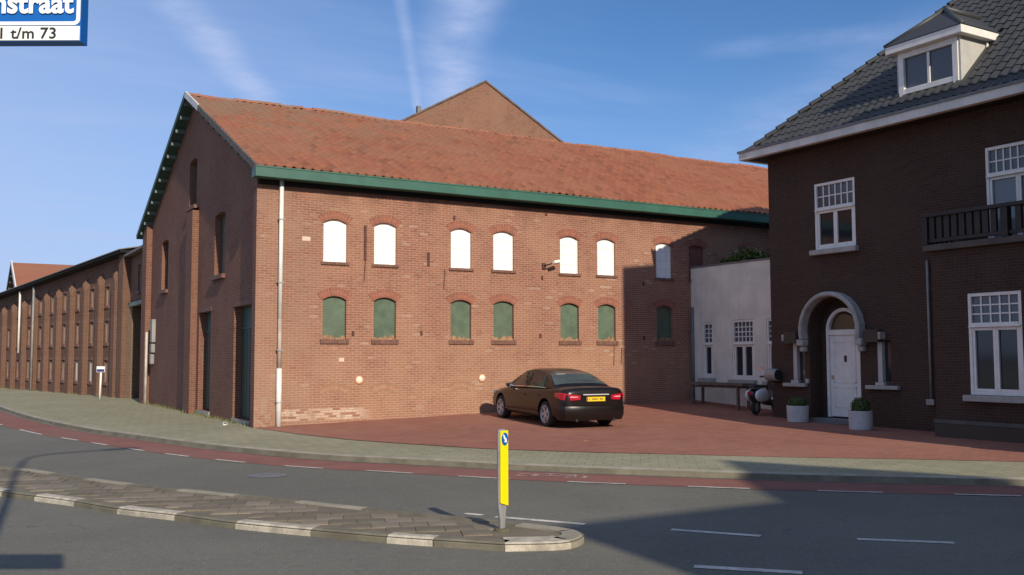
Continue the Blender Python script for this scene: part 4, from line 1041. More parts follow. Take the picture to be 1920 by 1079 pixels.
for y in (-10.56, -12.4): MB().box(XB - .13, XB + .02, y - .075, y + .075, 4.125, 4.715).build('balcony_post', M_BALC, BAL)
y = -10.72
while y > -13.95:
    if abs(y + 12.4) > .12: MB().box(XB - .085, XB - .015, y - .062, y + .062, 4.245, 4.715).build('baluster', M_BALC, BAL)
    y -= .178
for k in range(5): x = XB + .12 + k * .17; MB().box(x - .055, x + .055, -10.575, -10.525, 4.125, 4.715).build('baluster', M_BALC, BAL)
MB().tube([(XV - .06, -9.83, 3.9), (XV - .06, -9.83, .75)], .03, 8).build('downpipe', M_CAB, VI, smooth=True)
MB().box(XV - .12, XV - .003, -9.93, -9.73, .62, .75).build('pipe_shoe', M_GREY, VI)
# eaves and hipped roof
EX0, EY0 = 12.10, -4.40
MB().box(EX0, EX0 + .16, -14.0, EY0, 7.10, 7.33).build('eave_gutter', M_FASCIA, VI, bevel=.012)
MB().box(EX0 + .165, XV + 9, EY0 - .16, EY0, 7.10, 7.33).build('eave_gutter', M_FASCIA, VI, bevel=.012)
MB().box(EX0 - .03, EX0 + .02, -14, EY0 + .03, 7.30, 7.36).build('gutter_lip', M_LEAD, VI)
MB().box(EX0 + .162, XV - .003, -14.0, -4.9, 7.11, 7.16).box(EX0 + .17, XV + 9, -4.895, EY0 - .165, 7.11, 7.16).build('soffit', M_BALC, VI)
VP_ = .97; vx0, vy0, vz0 = 12.18, -4.48, 7.20; vp = math.atan(VP_); HR = 4.6   # hip run (plan) to the ridge
mb = MB(); rx, rz_ = vx0 + HR, vz0 + HR * VP_
mb.prism([(vx0, vy0, vz0), (vx0, -22, vz0), (rx, -22, rz_), (rx, vy0 - HR, rz_)], (0, 0, -.1))
mb.prism([(vx0, vy0, vz0), (rx, vy0 - HR, rz_), (rx + HR, vy0, vz0)], (0, 0, -.1))
mb.prism([(rx, -22, rz_), (rx, vy0 - HR, rz_), (rx + HR, vy0, vz0), (rx + HR, -22, vz0)], (0, 0, -.1))
VROOF = mb.build('roof', M_SLATE, VI, fix=True)
VCW, VRH = .235, .33
VTV, VTF = tile_shape(VCW, VRH, wave=.045, flat=True)
vt_me = uvmesh('roof_tile', VTV, VTF, M_SLATE, (.31, .77))
# dormer footprint (tiles are left out there)
DX0 = 12.95; DY0, DY1 = -10.62, -8.98; DZ0, DZ1 = 7.98, 8.98
st = MB(); n_obj = 0; cv, sv_ = math.cos(vp), math.sin(vp)
for j in range(0, 20):
    for i in range(0, 44):
        s = .03 + j * VRH; y = vy0 - .05 - (i + 1) * VCW; run = s * cv
        if y + VCW > vy0 - run + .06: continue
        if y < -14.2: continue
        if run + VRH * cv > HR: continue
        xx = vx0 + run
        if DY0 - .14 < y + VCW / 2 < DY1 + .10 and xx > DX0 - .10 and vz0 + run * VP_ < DZ1 + .1: continue
        o = Vector((xx, y + VCW, vz0 + run * VP_))
        rot = Matrix.Rotation(R(-90), 4, 'Z') @ Matrix.Rotation(vp, 4, 'X')
        if n_obj < 300:
            link('roof_tile', vt_me, VROOF, loc=o, rot=(Matrix.Rotation(R(-90) + rnd.uniform(-.012, .012), 4, 'Z') @ Matrix.Rotation(vp + rnd.uniform(-.015, .015), 4, 'X')).to_euler()); n_obj += 1
        else:
            for f in VTF: st.face([o + (rot @ Vector(VTV[k])) for k in f], [((i + .5) * .713, (j + .5) * .391)] * 4)
if st.f: tag(st.build('roof_tiles', M_SLATE, VROOF), kind='stuff')
hp = Vector((1, -1, VP_)).normalized(); L_h = HR * math.sqrt(2 + VP_ ** 2)
hcap = MB(); pr = [(.12 * math.cos(math.pi * k / 6), .11 * math.sin(math.pi * k / 6)) for k in range(7)]
hcap.loft([[(0, p[0] * 1.15, p[1] * 1.15 + .03) for p in pr], [(.40, p[0] * .92, p[1] * .92 + .01) for p in pr]], caps=False, closed=False)
hc_me = uvmesh('hip_tile', hcap.v, hcap.f, M_SLATE, (.5, .1))
hx = hp; hy = Vector((0, 0, 1)).cross(hx).normalized(); hz = hx.cross(hy); HM = Matrix((hx, hy, hz)).transposed()
for k in range(int(L_h / .36)): link('hip_tile', hc_me, VROOF, loc=Vector((vx0, vy0, vz0)) + hp * (k * .36 + .1) + Vector((0, 0, .0)), rot=HM.to_euler())
# dormer
DM = MB(); zfront = lambda x: vz0 + (x - vx0) * VP_
xr = vx0 + (DZ1 - vz0) / VP_
for y in (DY0, DY1): MB().prism([(DX0, y - .025, zfront(DX0) - .05), (DX0, y - .025, DZ1), (xr, y - .025, DZ1)], (0, .05, 0)).build('dormer_cheek', M_CHEEK, VI, fix=True)
dw = MB().box(DX0 + .05, DX0 + .06, DY0 + .16, DY1 - .16, DZ0 + .10, DZ1 - .12).build('dormer_window', M_LEAD_G, VI)
f = MB()
f.box(DX0 - .03, DX0 + .08, DY0 + .028, DY0 + .17, DZ0 - .08, DZ1).box(DX0 - .03, DX0 + .08, DY1 - .17, DY1 - .028, DZ0 - .08, DZ1)
f.box(DX0 - .025, DX0 + .08, DY0 + .17, DY1 - .17, DZ1 - .14, DZ1).box(DX0 - .025, DX0 + .08, DY0 + .17, DY1 - .17, DZ0 - .02, DZ0 + .11)
f.box(DX0 + .01, DX0 + .045, (DY0 + DY1) / 2 - .035, (DY0 + DY1) / 2 + .035, DZ0 + .11, DZ1 - .14); f.build('frame', M_WHITE, dw, bevel=.006)
MB().box(DX0 - .06, DX0 + .06, DY0 - .02, DY1 + .02, DZ0 - .16, DZ0 - .085).build('flashing', M_LEAD, dw)
MB().tube([(DX0 + .95, DY0 - .06, DZ1 - .02), (DX0 + .95, DY0 - .06, DZ1 - .3)], .03, 8).build('dormer_pipe', M_WHITE, VI)
xo = xr + .25
dr_ = MB().box(DX0 - .20, xo, DY0 - .20, DY1 + .20, DZ1 + .005, DZ1 + .19).build('dormer_fascia', M_WHITE, VI, bevel=.012)
mb = MB(); a = [(DX0 - .22, DY0 - .22, DZ1 + .195), (DX0 - .22, DY1 + .22, DZ1 + .195), (xo + .5, DY1 + .22, DZ1 + .195), (xo + .5, DY0 - .22, DZ1 + .195)]
ym = (DY0 + DY1) / 2; p0, p1 = (DX0 + .72, ym, DZ1 + .98), (xo + 1.0, ym, DZ1 + .98)
mb.face([a[0], a[1], p0][::-1]); mb.face([a[1], a[2], p1, p0][::-1]); mb.face([a[3], a[0], p0, p1][::-1]); mb.build('dormer_roof', M_SLATE, dr_, fix=True)
MB().tube([Vector(p0) + Vector((-.04, 0, .02)), Vector(p1) + Vector((0, 0, .02))], .085, 8).build('dormer_ridge', M_SLATE, dr_, smooth=True)
for q in (a[0], a[1]): MB().tube([Vector(q) + Vector((.06, .03, .02)), Vector(p0) + Vector((0, 0, .02))], .06, 8).build('dormer_hip', M_SLATE, dr_, smooth=True)
# unseen block and turret added right of the view to shadow court and warehouse wall
bbox_uv(MB(), 11.2, 12.0, -22, -14.4, -.2, 10.9, 'xXyYZ').build('shadow_block', M_VILLA, VI)
TX0, TX1, TY0, TY1, TZ = 9.88, 11.196, -16.2, -14.4, 11.98
bbox_uv(MB(), TX0, TX1, TY0, TY1, -.2, TZ - .2, 'XyYZ').build('shadow_turret_wall', M_VILLA, VI)
wall(MB(), [(-TY1, -.2), (-TY0, -.2), (-TY0, TZ - .2), (-TY1, TZ - .2)], [vrect(-15.65, -14.95, z, z + 1.5) for z in (1.2, 4.6, 8.)], (TX0, 0, 0), (0, -1, 0), (1, 0, 0), .12).build('shadow_turret_front', M_VILLA, VI)
mb = MB(); mb.prism([(TX0 - .0, TY1 + .02, TZ - .18), (TX1 + .1, TY1 + .02, TZ - .02), (TX1 + .1, TY0 - .1, TZ - .02), (TX0 - .0, TY0 - .1, TZ - .18)], (0, 0, .06)); mb.build('shadow_turret_roof', M_LEAD, VI)
for z in (1.2, 4.6, 8.): villa_window(-15.65, -14.95, z, z + 1.5, z + 1.0, TX0, 3, 2, lower=1)

# ================================================================== WHITE ANNEX
AX = 14.13; AY0, AY1 = -5.2, -.01; AZ = 4.55
AN = thing('white_annex', 'low white rendered annex with flat roof between villa and warehouse', 'building', (AX, -2.4, 0))
ah = [vrect(-1.02, -.52, 1.05, 2.80), vrect(-2.80, -1.86, 1.02, 2.83), vrect(-4.3, -3.30, 1.0, 2.82)]
wall(MB(), [(.01, 0), (4.895, 0), (4.895, AZ), (.01, AZ)], ah, (AX, 0, 0), (0, -1, 0), (1, 0, 0), .12).build('front_wall', M_STUCCO, AN)
MB().box(AX + .13, AX + 6, -4.89, -.02, AZ - .25, AZ - .03).build('roof', M_LEAD, AN)
MB().box(AX - .02, AX + .2, -4.89, -.015, AZ + .003, AZ + .06).build('coping', M_LEAD, AN)
villa_window(-1.02, -.52, 1.05, 2.80, 2.12, AX, 2, 4, lower=1, parent=AN)
villa_window(-2.80, -1.86, 1.02, 2.83, 2.12, AX, 5, 4, lower=2, parent=AN)
villa_window(-4.3, -3.30, 1.0, 2.82, 2.12, AX, 5, 4, lower=2, parent=AN)
MB().tube([(AX - .05, -.12, 3.3), (AX - .05, -.12, .35)], .045, 8).build('downpipe', M_LEAD, AN, smooth=True)

def foliage(name, mat, parent, fn, n, size, loc=None):
    mb = MB()
    for k in range(n):
        p, nr = fn(); nr = (nr + Vector((rnd.uniform(-.8, .8), rnd.uniform(-.8, .8), rnd.uniform(-.8, .8)))).normalized()
        a = nr.orthogonal().normalized(); b = nr.cross(a); an = rnd.uniform(0, 6.28); a, b = a * math.cos(an) + b * math.sin(an), b * math.cos(an) - a * math.sin(an)
        s = size * rnd.uniform(.6, 1.3); uvk = (rnd.random() * 9, rnd.random() * 9)
        mb.face([p - a * s, p + b * s * .55 + nr * s * .15, p + a * s, p - b * s * .55 + nr * s * .15], [uvk] * 4)
    return mb.build(name, mat, parent, loc=loc)
t = thing('roof_shrub', 'spreading green shrub growing on top of the white annex', 'shrub', (14.75, -1.9, AZ))
def fn():
    a = rnd.uniform(0, 6.28); rr_ = math.sqrt(rnd.random()); y = -1.8 + math.cos(a) * rr_ * 1.15; x = 14.8 + math.sin(a) * rr_ * .4
    h = .5 * max(.05, 1 - abs(y + 1.9) / 1.5) * (.7 + .5 * math.sin(y * 7.3) ** 2)
    return Vector((x, y, AZ + rnd.random() * h)), Vector((0, 0, 1))
foliage('foliage', M_SHRUB, t, fn, 3600, .05)
for k in range(7):
    y = -2.7 + k * .28; MB().tube([(14.8, y, AZ - .03), (14.8 + rnd.uniform(-.1, .1), y + rnd.uniform(-.1, .1), AZ + .3)], [.012, .005], 5).build('stem', M_TIMBER, t)

# bench-table in front of the annex
t = thing('garden_table', 'long narrow grey wooden table standing against the white annex', 'table', (13.3, -2.1, court_z(13.3, -2.1)))
for k in range(3): x = 13.08 + k * .19; MB().box(x, x + .18, -3.35, -.85, .87, .94).build('top_plank', M_TIMBER, t)
for y in (-1.15, -3.1):
    for x in (13.12, 13.52): MB().box(x, x + .07, y - .035, y + .035, court_z(x, y), .868).build('leg', M_TIMBER, t)
MB().box(13.15, 13.56, -3.1, -1.1, .80, .85).build('apron', M_TIMBER, t)

# planters with clipped box
for i, (x, y, lab, rad) in enumerate(((12.16, -6.28, 'left', .24), (11.76, -8.58, 'right', .22))):
    cz = court_z(x, y)
    t = thing('planter', 'pale grey round planter ' + ('left of the white front door' if i == 0 else 'right of the white front door'), 'planter', (x, y, cz), group='planters by the front door')
    h = .42 if i == 0 else .44; pt = Matrix.Translation((x, y, cz))
    MB().lathe([(.001, .0), (.25, .0), (.262, .012), (.275, h - .015), (.275, h), (.255, h), (.247, h - .06), (.001, h - .06)], 32, pt).build('pot', M_PLANTER, t, smooth=False, fix=True)
    MB().lathe([(.001, h - .045), (.248, h - .047)], 24, pt).build('soil', M_SOIL, t)
    s_ = thing('boxwood', 'clipped round boxwood bush in the planter ' + ('left of the white door' if i == 0 else 'right of the white door'), 'bush', (x, y, cz + h - .045), group='boxwood bushes in planters')
    flat_ = .62 if i == 0 else .95
    def fb():
        d = Vector((rnd.gauss(0, 1), rnd.gauss(0, 1), rnd.gauss(0, 1))).normalized(); q = rnd.uniform(.72, 1.04)
        p = Vector((x, y, cz + h + rad * .45 * flat_)) + Vector((d.x * rad, d.y * rad, d.z * rad * flat_)) * q
        p.z = max(p.z, cz + h - .03); return p, d
    foliage('foliage', M_BOX, s_, fb, 1300, .028)
    MB().tube([(x, y, cz + h - .06), (x, y, cz + h + .15)], .02, 6).build('trunk', M_TIMBER, s_)

# barrel letterbox on the villa corner
t = thing('letterbox', 'round steel barrel letterbox on the villa corner', 'letterbox', (12.55, -5.15, 1.05))
mm = Matrix.Translation((12.50, -5.12, 1.23)) @ Matrix.Rotation(R(90), 4, 'X')
MB().lathe([(.001, -.19), (.15, -.19), (.165, -.175), (.165, .175), (.15, .19), (.001, .19)], 20, mm).build('barrel', M_GREY, t, smooth=False)
MB().lathe([(.001, .004), (.14, .004), (.145, 0)], 20, Matrix.Translation((12.50, -5.312, 1.23)) @ Matrix.Rotation(R(90), 4, 'X')).build('end_flap', M_PLASTIC, t)
MB().box(12.45, 12.698, -5.2, -5.04, 1.03, 1.066).build('bracket', M_DARK, t)

# ================================================================== CAR
CAR = thing('parked_car', 'dark brown saloon car parked nose to the brick warehouse wall', 'car', (6.84, -2.98, court_z(6.9, -3.5) - .008), R(83), world=False)
CAR.rotation_euler = (0, R(-.9), R(83)); CAR.scale = (.95, .95, .925)
ST = [(-2.45, .70, .36, .84, .88), (-2.43, .78, .30, .93, .985), (-2.36, .845, .25, .985, 1.045), (-2.15, .895, .22, .995, 1.06), (-1.75, .92, .20, .99, 1.055), (-1.2, .928, .19, .975, 1.01), (-.5, .93, .19, .955, .98), (.3, .93, .19, .935, .96), (.95, .925, .19, .915, .955), (1.45, .915, .20, .87, .925), (1.95, .885, .21, .79, .855), (2.25, .82, .24, .71, .765), (2.38, .74, .30, .64, .68), (2.42, .62, .36, .58, .61)]
def body_ring(x, w, zb, zs, zt):
    half = [(w * .80, zb), (w * .95, zb + .05), (w, zb + .20), (w * 1.0, (zb + zs) / 2 + .06), (w * .985, zs - .10), (w * .945, zs - .02), (w * .86, zs + (zt - zs) * .55), (w * .5, zt)]
    pts = [(x, y, z) for y, z in half] + [(x, 0, zt + .008)] + [(x, -y, z) for y, z in half[::-1]] + [(x, 0, zb)]
    return pts
mb = MB(); mb.loft([body_ring(*s_) for s_ in ST]); body = mb.build('body', M_CAR, CAR, smooth=True, fix=True, subsurf=1)
cut = MB(); WHX = (-1.435, 1.435); RW = .33
for wx in WHX: cut.tube([(wx, -1.2, RW + .03), (wx, 1.2, RW + .03)], .385, 28)
co = cut.build('cutter', None, None, fix=True); co.location = CAR.location; co.rotation_euler = CAR.rotation_euler; co.scale = CAR.scale
bm_ = body.modifiers.new('arches', 'BOOLEAN'); bm_.object = co; bm_.operation = 'DIFFERENCE'; bm_.solver = 'EXACT'
bpy.context.view_layer.update(); dg = bpy.context.evaluated_depsgraph_get()
nm = bpy.data.meshes.new_from_object(body.evaluated_get(dg)); body.modifiers.clear(); body.data = nm; nm.name = 'body'
bpy.data.objects.remove(co)
for p in nm.polygons: p.use_smooth = True
try: nm.set_sharp_from_angle(angle=R(38))
except Exception: pass
MB().box(-2.2, 2.1, -.62, .62, .21, .5).build('underbody', M_PLASTIC, CAR)
# greenhouse
RL = [(-1.78, 1.05), (-1.52, 1.18), (-1.18, 1.345), (-.82, 1.43), (-.4, 1.468), (.05, 1.468), (.35, 1.43), (.7, 1.29), (1.0, 1.12), (1.22, .975)]
def interp(tab, x):
    for (a, b), (c, d) in zip(tab, tab[1:]):
        if a <= x <= c: t_ = (x - a) / (c - a); t2 = t_ * t_ * (3 - 2 * t_) * .25 + t_ * .75; return b + (d - b) * t2
    return tab[0][1] if x < tab[0][0] else tab[-1][1]
def belt(x): return .985 - .02 * x
def gh(x, s, y_side=1):                              # s 0 belt, 1 roof rail
    zr_ = interp(RL, x); wb = .845 - .05 * max(0, x - .5) - .055 * max(0, -1.2 - x); wr = .62 - .04 * abs(x + .2)
    zb_ = belt(x) - .03; h = max(.02, zr_ - .045 - zb_); k = min(1., h / .40)
    y = wb + (wr - wb) * (s ** .92) * k; return Vector((x, y * y_side, zb_ + h * s))
def gring(x):
    L = [gh(x, s_) for s_ in (0, .35, .7, 1.0)]; zt = interp(RL, x); yr = L[-1].y
    top_ = [Vector((x, yr * .8, zt - .012)), Vector((x, yr * .4, zt)), Vector((x, 0, zt + .004))]
    half = L + top_; return half + [Vector((p.x, -p.y, p.z)) for p in half[:-1][::-1]]
xs = [-1.78, -1.7, -1.58, -1.42, -1.25, -1.05, -.85, -.6, -.3, 0, .2, .35, .5, .7, .85, 1.0, 1.12, 1.22]
MB().loft([gring(x) for x in xs]).build('cabin', M_CAR, CAR, smooth=True, fix=True)
def patch(name, xa, xb, s0, s1, side_, mat, n=8, off=.006, fx=None):
    mb = MB(); G_ = []
    for i in range(n + 1):
        row = []
        for j in range(5):
            sj = s0 + (s1 - s0) * j / 4; xa_, xb_ = (fx(sj) if fx else (xa, xb)); x = xa_ + (xb_ - xa_) * i / n; p = gh(x, sj, side_); row.append(p + Vector((0, side_ * off, off * .4)))
        G_.append(row)
    for i in range(n):
        for j in range(4): q = [G_[i][j], G_[i + 1][j], G_[i + 1][j + 1], G_[i][j + 1]]; mb.face(q if side_ > 0 else q[::-1])
    return mb.build(name, mat, CAR, smooth=True, fix=True)
for sd in (1, -1):
    patch('side_window', 0, 0, .13, .88, sd, M_CGLASS, fx=lambda s_: (-.20, .98 - .55 * s_))
    patch('side_window', 0, 0, .13, .88, sd, M_CGLASS, fx=lambda s_: (-1.22 + .25 * s_, -.30))
    tr = patch('window_trim', -1.35, 1.05, .045, .105, sd, M_CHROME, n=14, off=.008)
def top_patch(name, xa, xb, mat, k0=.0, k1=.86):
    mb = MB(); n = 8; G_ = []
    for i in range(n + 1):
        x = xa + (xb - xa) * i / n; zt = interp(RL, x); yr = gh(x, 1.).y * (k0 + (k1 - k0)); row = []
        for j in range(9):
            f_ = -1 + j / 4; y = yr * f_ * 1.02; ay_ = abs(f_) * k1
            z = zt + .004 - .016 * max(0, ay_ - .4) / .4 if ay_ < .8 else zt - .012 - .033 * (ay_ - .8) / .2
            row.append((x, y, z + .008))
        G_.append(row)
    for i in range(n):
        for j in range(8): mb.face([G_[i][j], G_[i + 1][j], G_[i + 1][j + 1], G_[i][j + 1]])
    return mb.build(name, mat, CAR, smooth=True, fix=True)
top_patch('rear_window', -1.66, -.95, plain('rear_glass', (.055, .066, .066), .06, var=.25, scale=1.2), k1=.93)
top_patch('windscreen', .42, 1.12, M_CGLASS, k1=.93)
# rear end: boot lid, lamps, plate, bumper
def wrap(name, pts, mat, off=.012, parent=CAR, sides=(1, -1)):
    for sd in sides:
        rings = []
        for x, y, z0, z1 in pts:
            n_ = Vector((-.6, .8, 0)) if y > .75 else Vector((-1, .15, 0)); n_.normalize()
            a = Vector((x, y, 0)) - n_ * .03; b = Vector((x, y, 0)) + n_ * off
            rings.append([(p.x, p.y * sd, z) for p, z in ((a, z0), (b, z0 + .012), (b, z1 - .012), (a, z1))])
        MB().loft(rings).build(name, mat, parent, smooth=False, fix=True)
wrap('tail_light', [(-2.462, .43, .735, .86), (-2.455, .58, .72, .875), (-2.425, .72, .715, .895), (-2.36, .825, .72, .91), (-2.22, .888, .75, .915), (-2.02, .918, .80, .905)], M_TAIL, .010)
wrap('reflector', [(-2.474, .50, .795, .83), (-2.466, .60, .785, .835), (-2.445, .70, .785, .835)], plain('tail_clear', (.75, .35, .38), .15, var=.05, coat=.6), .010)
MB().bar((-2.475, -.36, .868), (-2.475, .36, .868), .04, .03).build('boot_trim', plain('glint_trim', (.8, .8, .8), .28, metal=.5, var=.02), CAR, bevel=.008)  # chrome strip coloured whitish to carry a painted sun glint
pl2 = MB().box(-2.478, -2.455, -.255, .255, .70, .81).build('number_plate', M_PLATE, CAR)
mb = MB()
for k, wd in enumerate((.03, .016, .045, .045, .045, .016, .045, .04)):
    y = .19 - k * .052; mb.box(-2.4795, -2.4782, y - wd / 2, y + wd / 2, .735 if wd > .02 else .75, .775 if wd > .02 else .758)
mb.build('plate_marks', plain('plate_ink', (.18, .11, .02), .5), pl2)
MB().box(-2.4795, -2.4782, .225, .25, .705, .805).build('plate_band', M_BLUE, pl2)
prof = []
for y, x in ((-.90, -2.10), (-.885, -2.28), (-.82, -2.42), (-.66, -2.49), (-.3, -2.515), (0, -2.52), (.3, -2.515), (.66, -2.49), (.82, -2.42), (.885, -2.28), (.90, -2.10)):
    prof.append([(x + .14, y * .85, .21), (x + .06, y * .96, .22), (x + .015, y, .34), (x, y, .50), (x + .02, y, .575), (x + .06, y * .97, .60), (x + .16, y * .86, .60)])
bump_ = MB().loft(prof).build('rear_bumper', M_CAR, CAR, smooth=True, fix=True)
try: bump_.data.set_sharp_from_angle(angle=R(35))
except Exception: pass
for sd in (1, -1):
    MB().tube([(-2.46, sd * .52, .225), (-2.2, sd * .52, .235)], .035, 10).build('exhaust_pipe', M_PLASTIC, CAR)
    hd = [(2.40, .45, .58, .68), (2.33, .66, .60, .75), (2.18, .80, .64, .78), (1.98, .875, .70, .79)]
    MB().loft([[(x - .05, y * sd * .94, z0), (x + .01, y * sd, z0), (x + .01, y * sd, z1), (x - .05, y * sd * .94, z1)] for x, y, z0, z1 in hd]).build('headlight', M_PGLASS, CAR, fix=True)
    mm = MB().loft([[(x, sd * (y - .03), z - h_), (x, sd * (y + .10), z - h_ * .8), (x, sd * (y + .12), z + h_ * .6), (x, sd * (y + .03), z + h_)] for x, y, z, h_ in ((.62, .88, .99, .055), (.72, .90, .995, .07), (.82, .90, 1.0, .05))]).build('wing_mirror', M_CAR, CAR, smooth=True, fix=True, bevel=.01)
    MB().box(.608, .619, sd * .875, sd * .985, .94, 1.04).build('mirror_glass', M_CHROME, mm)
    MB().bar((-.25, sd * .931, .78), (-.03, sd * .931, .785), .03, .03).build('door_handle', M_CAR, CAR)
    MB().bar((-1.15, sd * .926, .80), (-.95, sd * .928, .80), .03, .03).build('door_handle', M_CAR, CAR)
    MB().bar((-1.02, sd * .936, .37), (1.02, sd * .936, .35), .012, .03).build('rub_strip', M_CAR, CAR)
    for wx in WHX:
        mt = Matrix.Translation((wx, sd * .80, RW)) @ Matrix.Rotation(R(-90 * sd), 4, 'X')
        wh = MB().lathe([(.20, -.11), (.30, -.115), (.325, -.09), (.33, 0), (.325, .09), (.30, .112), (.232, .11), (.228, .06), (.22, -.08)], 32, mt).build('wheel', M_TYRE, CAR, smooth=True, fix=True)
        rm = MB().lathe([(.228, .10), (.235, .112), (.222, .118), (.212, .095), (.208, .03)], 32, mt)
        for k in range(10):
            t_ = 2 * math.pi * (k + .5) / 10 + (.12 if k % 2 else -.12); a = mt @ Vector((.045 * math.cos(t_), .045 * math.sin(t_), .085)); b = mt @ Vector((.215 * math.cos(t_), .215 * math.sin(t_), .095))
            rm.bar(a, b, .034, .03, up=(0, sd, 0))
        rm.lathe([(.001, .10), (.05, .098), (.062, .08), (.062, .05)], 16, mt); rm.build('rim', M_RIM, wh, fix=True)
        MB().lathe([(.001, .02), (.20, .02), (.215, 0)], 24, mt).build('brake_disc', M_PLASTIC, wh)
mb = MB()
for y in (.38, -.38): mb.box(-.35, -.2, y - .22, y + .22, .95, 1.2).box(-1.5, -1.4, y - .22, y + .22, .95, 1.12)
mb.build('seats', M_INT, CAR, bevel=.05)

# ================================================================== SCOOTER
SCX, SCY = 13.12, -4.22
SC = thing('motor_scooter', 'black and cream motor scooter parked at the corner of the white annex', 'scooter', (SCX, SCY, court_z(SCX, SCY)), R(18), world=False)
def wheel_sc(x):
    mt = Matrix.Translation((x, 0, .215)) @ Matrix.Rotation(R(90), 4, 'X')
    w_ = MB().lathe([(.13, -.05), (.19, -.055), (.215, -.02), (.215, .02), (.19, .055), (.13, .05)], 20, mt, close=True).build('wheel', M_TYRE, SC, smooth=True, fix=True)
    MB().lathe([(.001, .03), (.13, .04), (.135, -.04), (.001, -.03)], 16, mt).build('rim', M_STEEL, w_, fix=True)
wheel_sc(-.60); wheel_sc(.62)
def sring(x, w, z0, z1, k=10):
    return [(x, w * math.cos(2 * math.pi * j / k), (z0 + z1) / 2 + (z1 - z0) / 2 * math.sin(2 * math.pi * j / k)) for j in range(k)]
for sd in (1, -1):                                                    # swelling side cowls
    rings = []
    for x, w, z0, z1 in ((-.88, .02, .50, .56), (-.80, .07, .40, .66), (-.6, .12, .34, .72), (-.35, .12, .34, .72), (-.12, .07, .38, .62), (-.05, .02, .45, .52)):
        rings.append([(p[0], p[1] * .8 + sd * .15, p[2]) for p in sring(x, w, z0, z1)])
    MB().loft(rings).build('side_cowl', M_SCW, SC, smooth=True, fix=True)
MB().loft([sring(x, w, z0, z1) for x, w, z0, z1 in ((-.90, .05, .50, .60), (-.75, .14, .36, .72), (-.3, .15, .30, .73), (0, .13, .24, .42), (.2, .16, .22, .29), (.38, .16, .22, .30))]).build('body', M_SCB, SC, smooth=True, fix=True)
MB().loft([[(x, y, z) for y, z in ((-w, zc - h), (w, zc - h), (w * .9, zc + h), (-w * .9, zc + h))] for x, w, zc, h in ((-.86, .10, .77, .03), (-.7, .15, .78, .045), (-.35, .15, .77, .045), (-.02, .11, .76, .035))]).build('seat', M_PLASTIC, SC, bevel=.025, fix=True)
MB().loft([[(x + .03, -w, z), (x, -w * .5, z), (x - .01 + .04, 0, z), (x, w * .5, z), (x + .03, w, z), (x + .07, 0, z)] for x, w, z in ((.36, .17, .26), (.42, .21, .45), (.46, .23, .65), (.44, .19, .85), (.42, .12, .92))]).build('leg_shield', M_SCB, SC, fix=True, smooth=True)
MB().loft([sring(x, w, z0, z1, 8) for x, w, z0, z1 in ((.42, .06, .34, .44), (.55, .09, .36, .50), (.7, .085, .34, .47), (.82, .04, .28, .36))]).build('front_mudguard', M_SCW, SC, smooth=True, fix=True)
MB().tube([(.62, 0, .215), (.50, 0, .6), (.42, 0, .98)], [.03, .035, .04], 8).build('steering_column', M_SCB, SC, smooth=True)
MB().tube([(.30, -.33, 1.02), (.40, -.12, 1.03), (.43, 0, 1.02), (.40, .12, 1.03), (.30, .33, 1.02)], .022, 8).build('handlebar', M_PLASTIC, SC, smooth=True)
mt = Matrix.Translation((.47, 0, 1.0)) @ Matrix.Rotation(R(90), 4, 'Y')
MB().lathe([(.06, -.08), (.10, -.02), (.10, .05), (.085, .07), (.001, .08)], 16, mt).build('headlight', M_CHROME, SC, smooth=True, fix=True)
for sd in (1, -1):
    ms_ = MB().tube([(.36, sd * .22, 1.03), (.40, sd * .28, 1.22)], .008, 6).build('mirror_stem', M_CHROME, SC)
    MB().lathe([(.001, -.01), (.055, -.008), (.055, .008), (.001, .01)], 12, Matrix.Translation((.40, sd * .29, 1.25)) @ Matrix.Rotation(R(80), 4, 'Y')).build('mirror', M_CHROME, ms_, fix=True)
MB().box(-.95, -.88, -.07, .07, .56, .64).build('tail_light', M_TAIL, SC, bevel=.015)
MB().bar((-.15, .12, .26), (-.22, .22, .0), .025, .025).build('stand', M_STEEL, SC)

# ================================================================== STREET FURNITURE
M_CAB2 = plain('bollard_grey', (.22, .22, .21), .55, var=.15)
BP = (-1.78, -15.33)
BO = thing('traffic_bollard', 'grey bollard with bright yellow reflective face on the tip of the traffic island', 'bollard', (BP[0], BP[1], -.035))
bz = .0; bdir = Vector((.33, -.94, 0)).normalized(); bside = Vector((bdir.y, -bdir.x, 0))   # faces traffic
def bring(z, w, d, cx=0.):
    c = Vector((BP[0], BP[1], z)) + bdir * cx
    return [c + bside * (w * a) + bdir * (d * b) for a, b in ((-.5, .5), (.5, .5), (.62, .1), (.5, -.5), (-.5, -.5), (-.62, .1))]
MB().loft([bring(-.04, .055, .05), bring(.06, .06, .05), bring(.20, .10, .045), bring(.30, .112, .045), bring(.93, .112, .045), bring(.985, .10, .04), bring(1.0, .06, .03)]).build('post', M_CAB2, BO, bevel=.012, fix=True)
def plate(z0, z1, w0, w1, dz, off, th):
    c = Vector((BP[0], BP[1], 0)) + bdir * off
    return [c + bside * (-w0 / 2) + Vector((0, 0, z0 - dz)), c + bside * (w0 / 2) + Vector((0, 0, z0 + dz)), c + bside * (w1 / 2) + Vector((0, 0, z1)), c + bside * (-w1 / 2) + Vector((0, 0, z1))]
yp = MB().prism(plate(.235, .985, .118, .118, .018, .025, 0), bdir * .014).build('yellow_face', M_YELLOW, BO, bevel=.004)
c = Vector((BP[0], BP[1], .90)) + bdir * .04
RMt = Matrix((bside, Vector((0, 0, 1)), bdir)).transposed().to_4x4(); RMt.translation = c
MB().lathe([(.001, .006), (.048, .006), (.05, 0)], 24, RMt @ Matrix.Scale(1.35, 4, (0, 1, 0))).build('direction_disc', M_BLUE, BO)
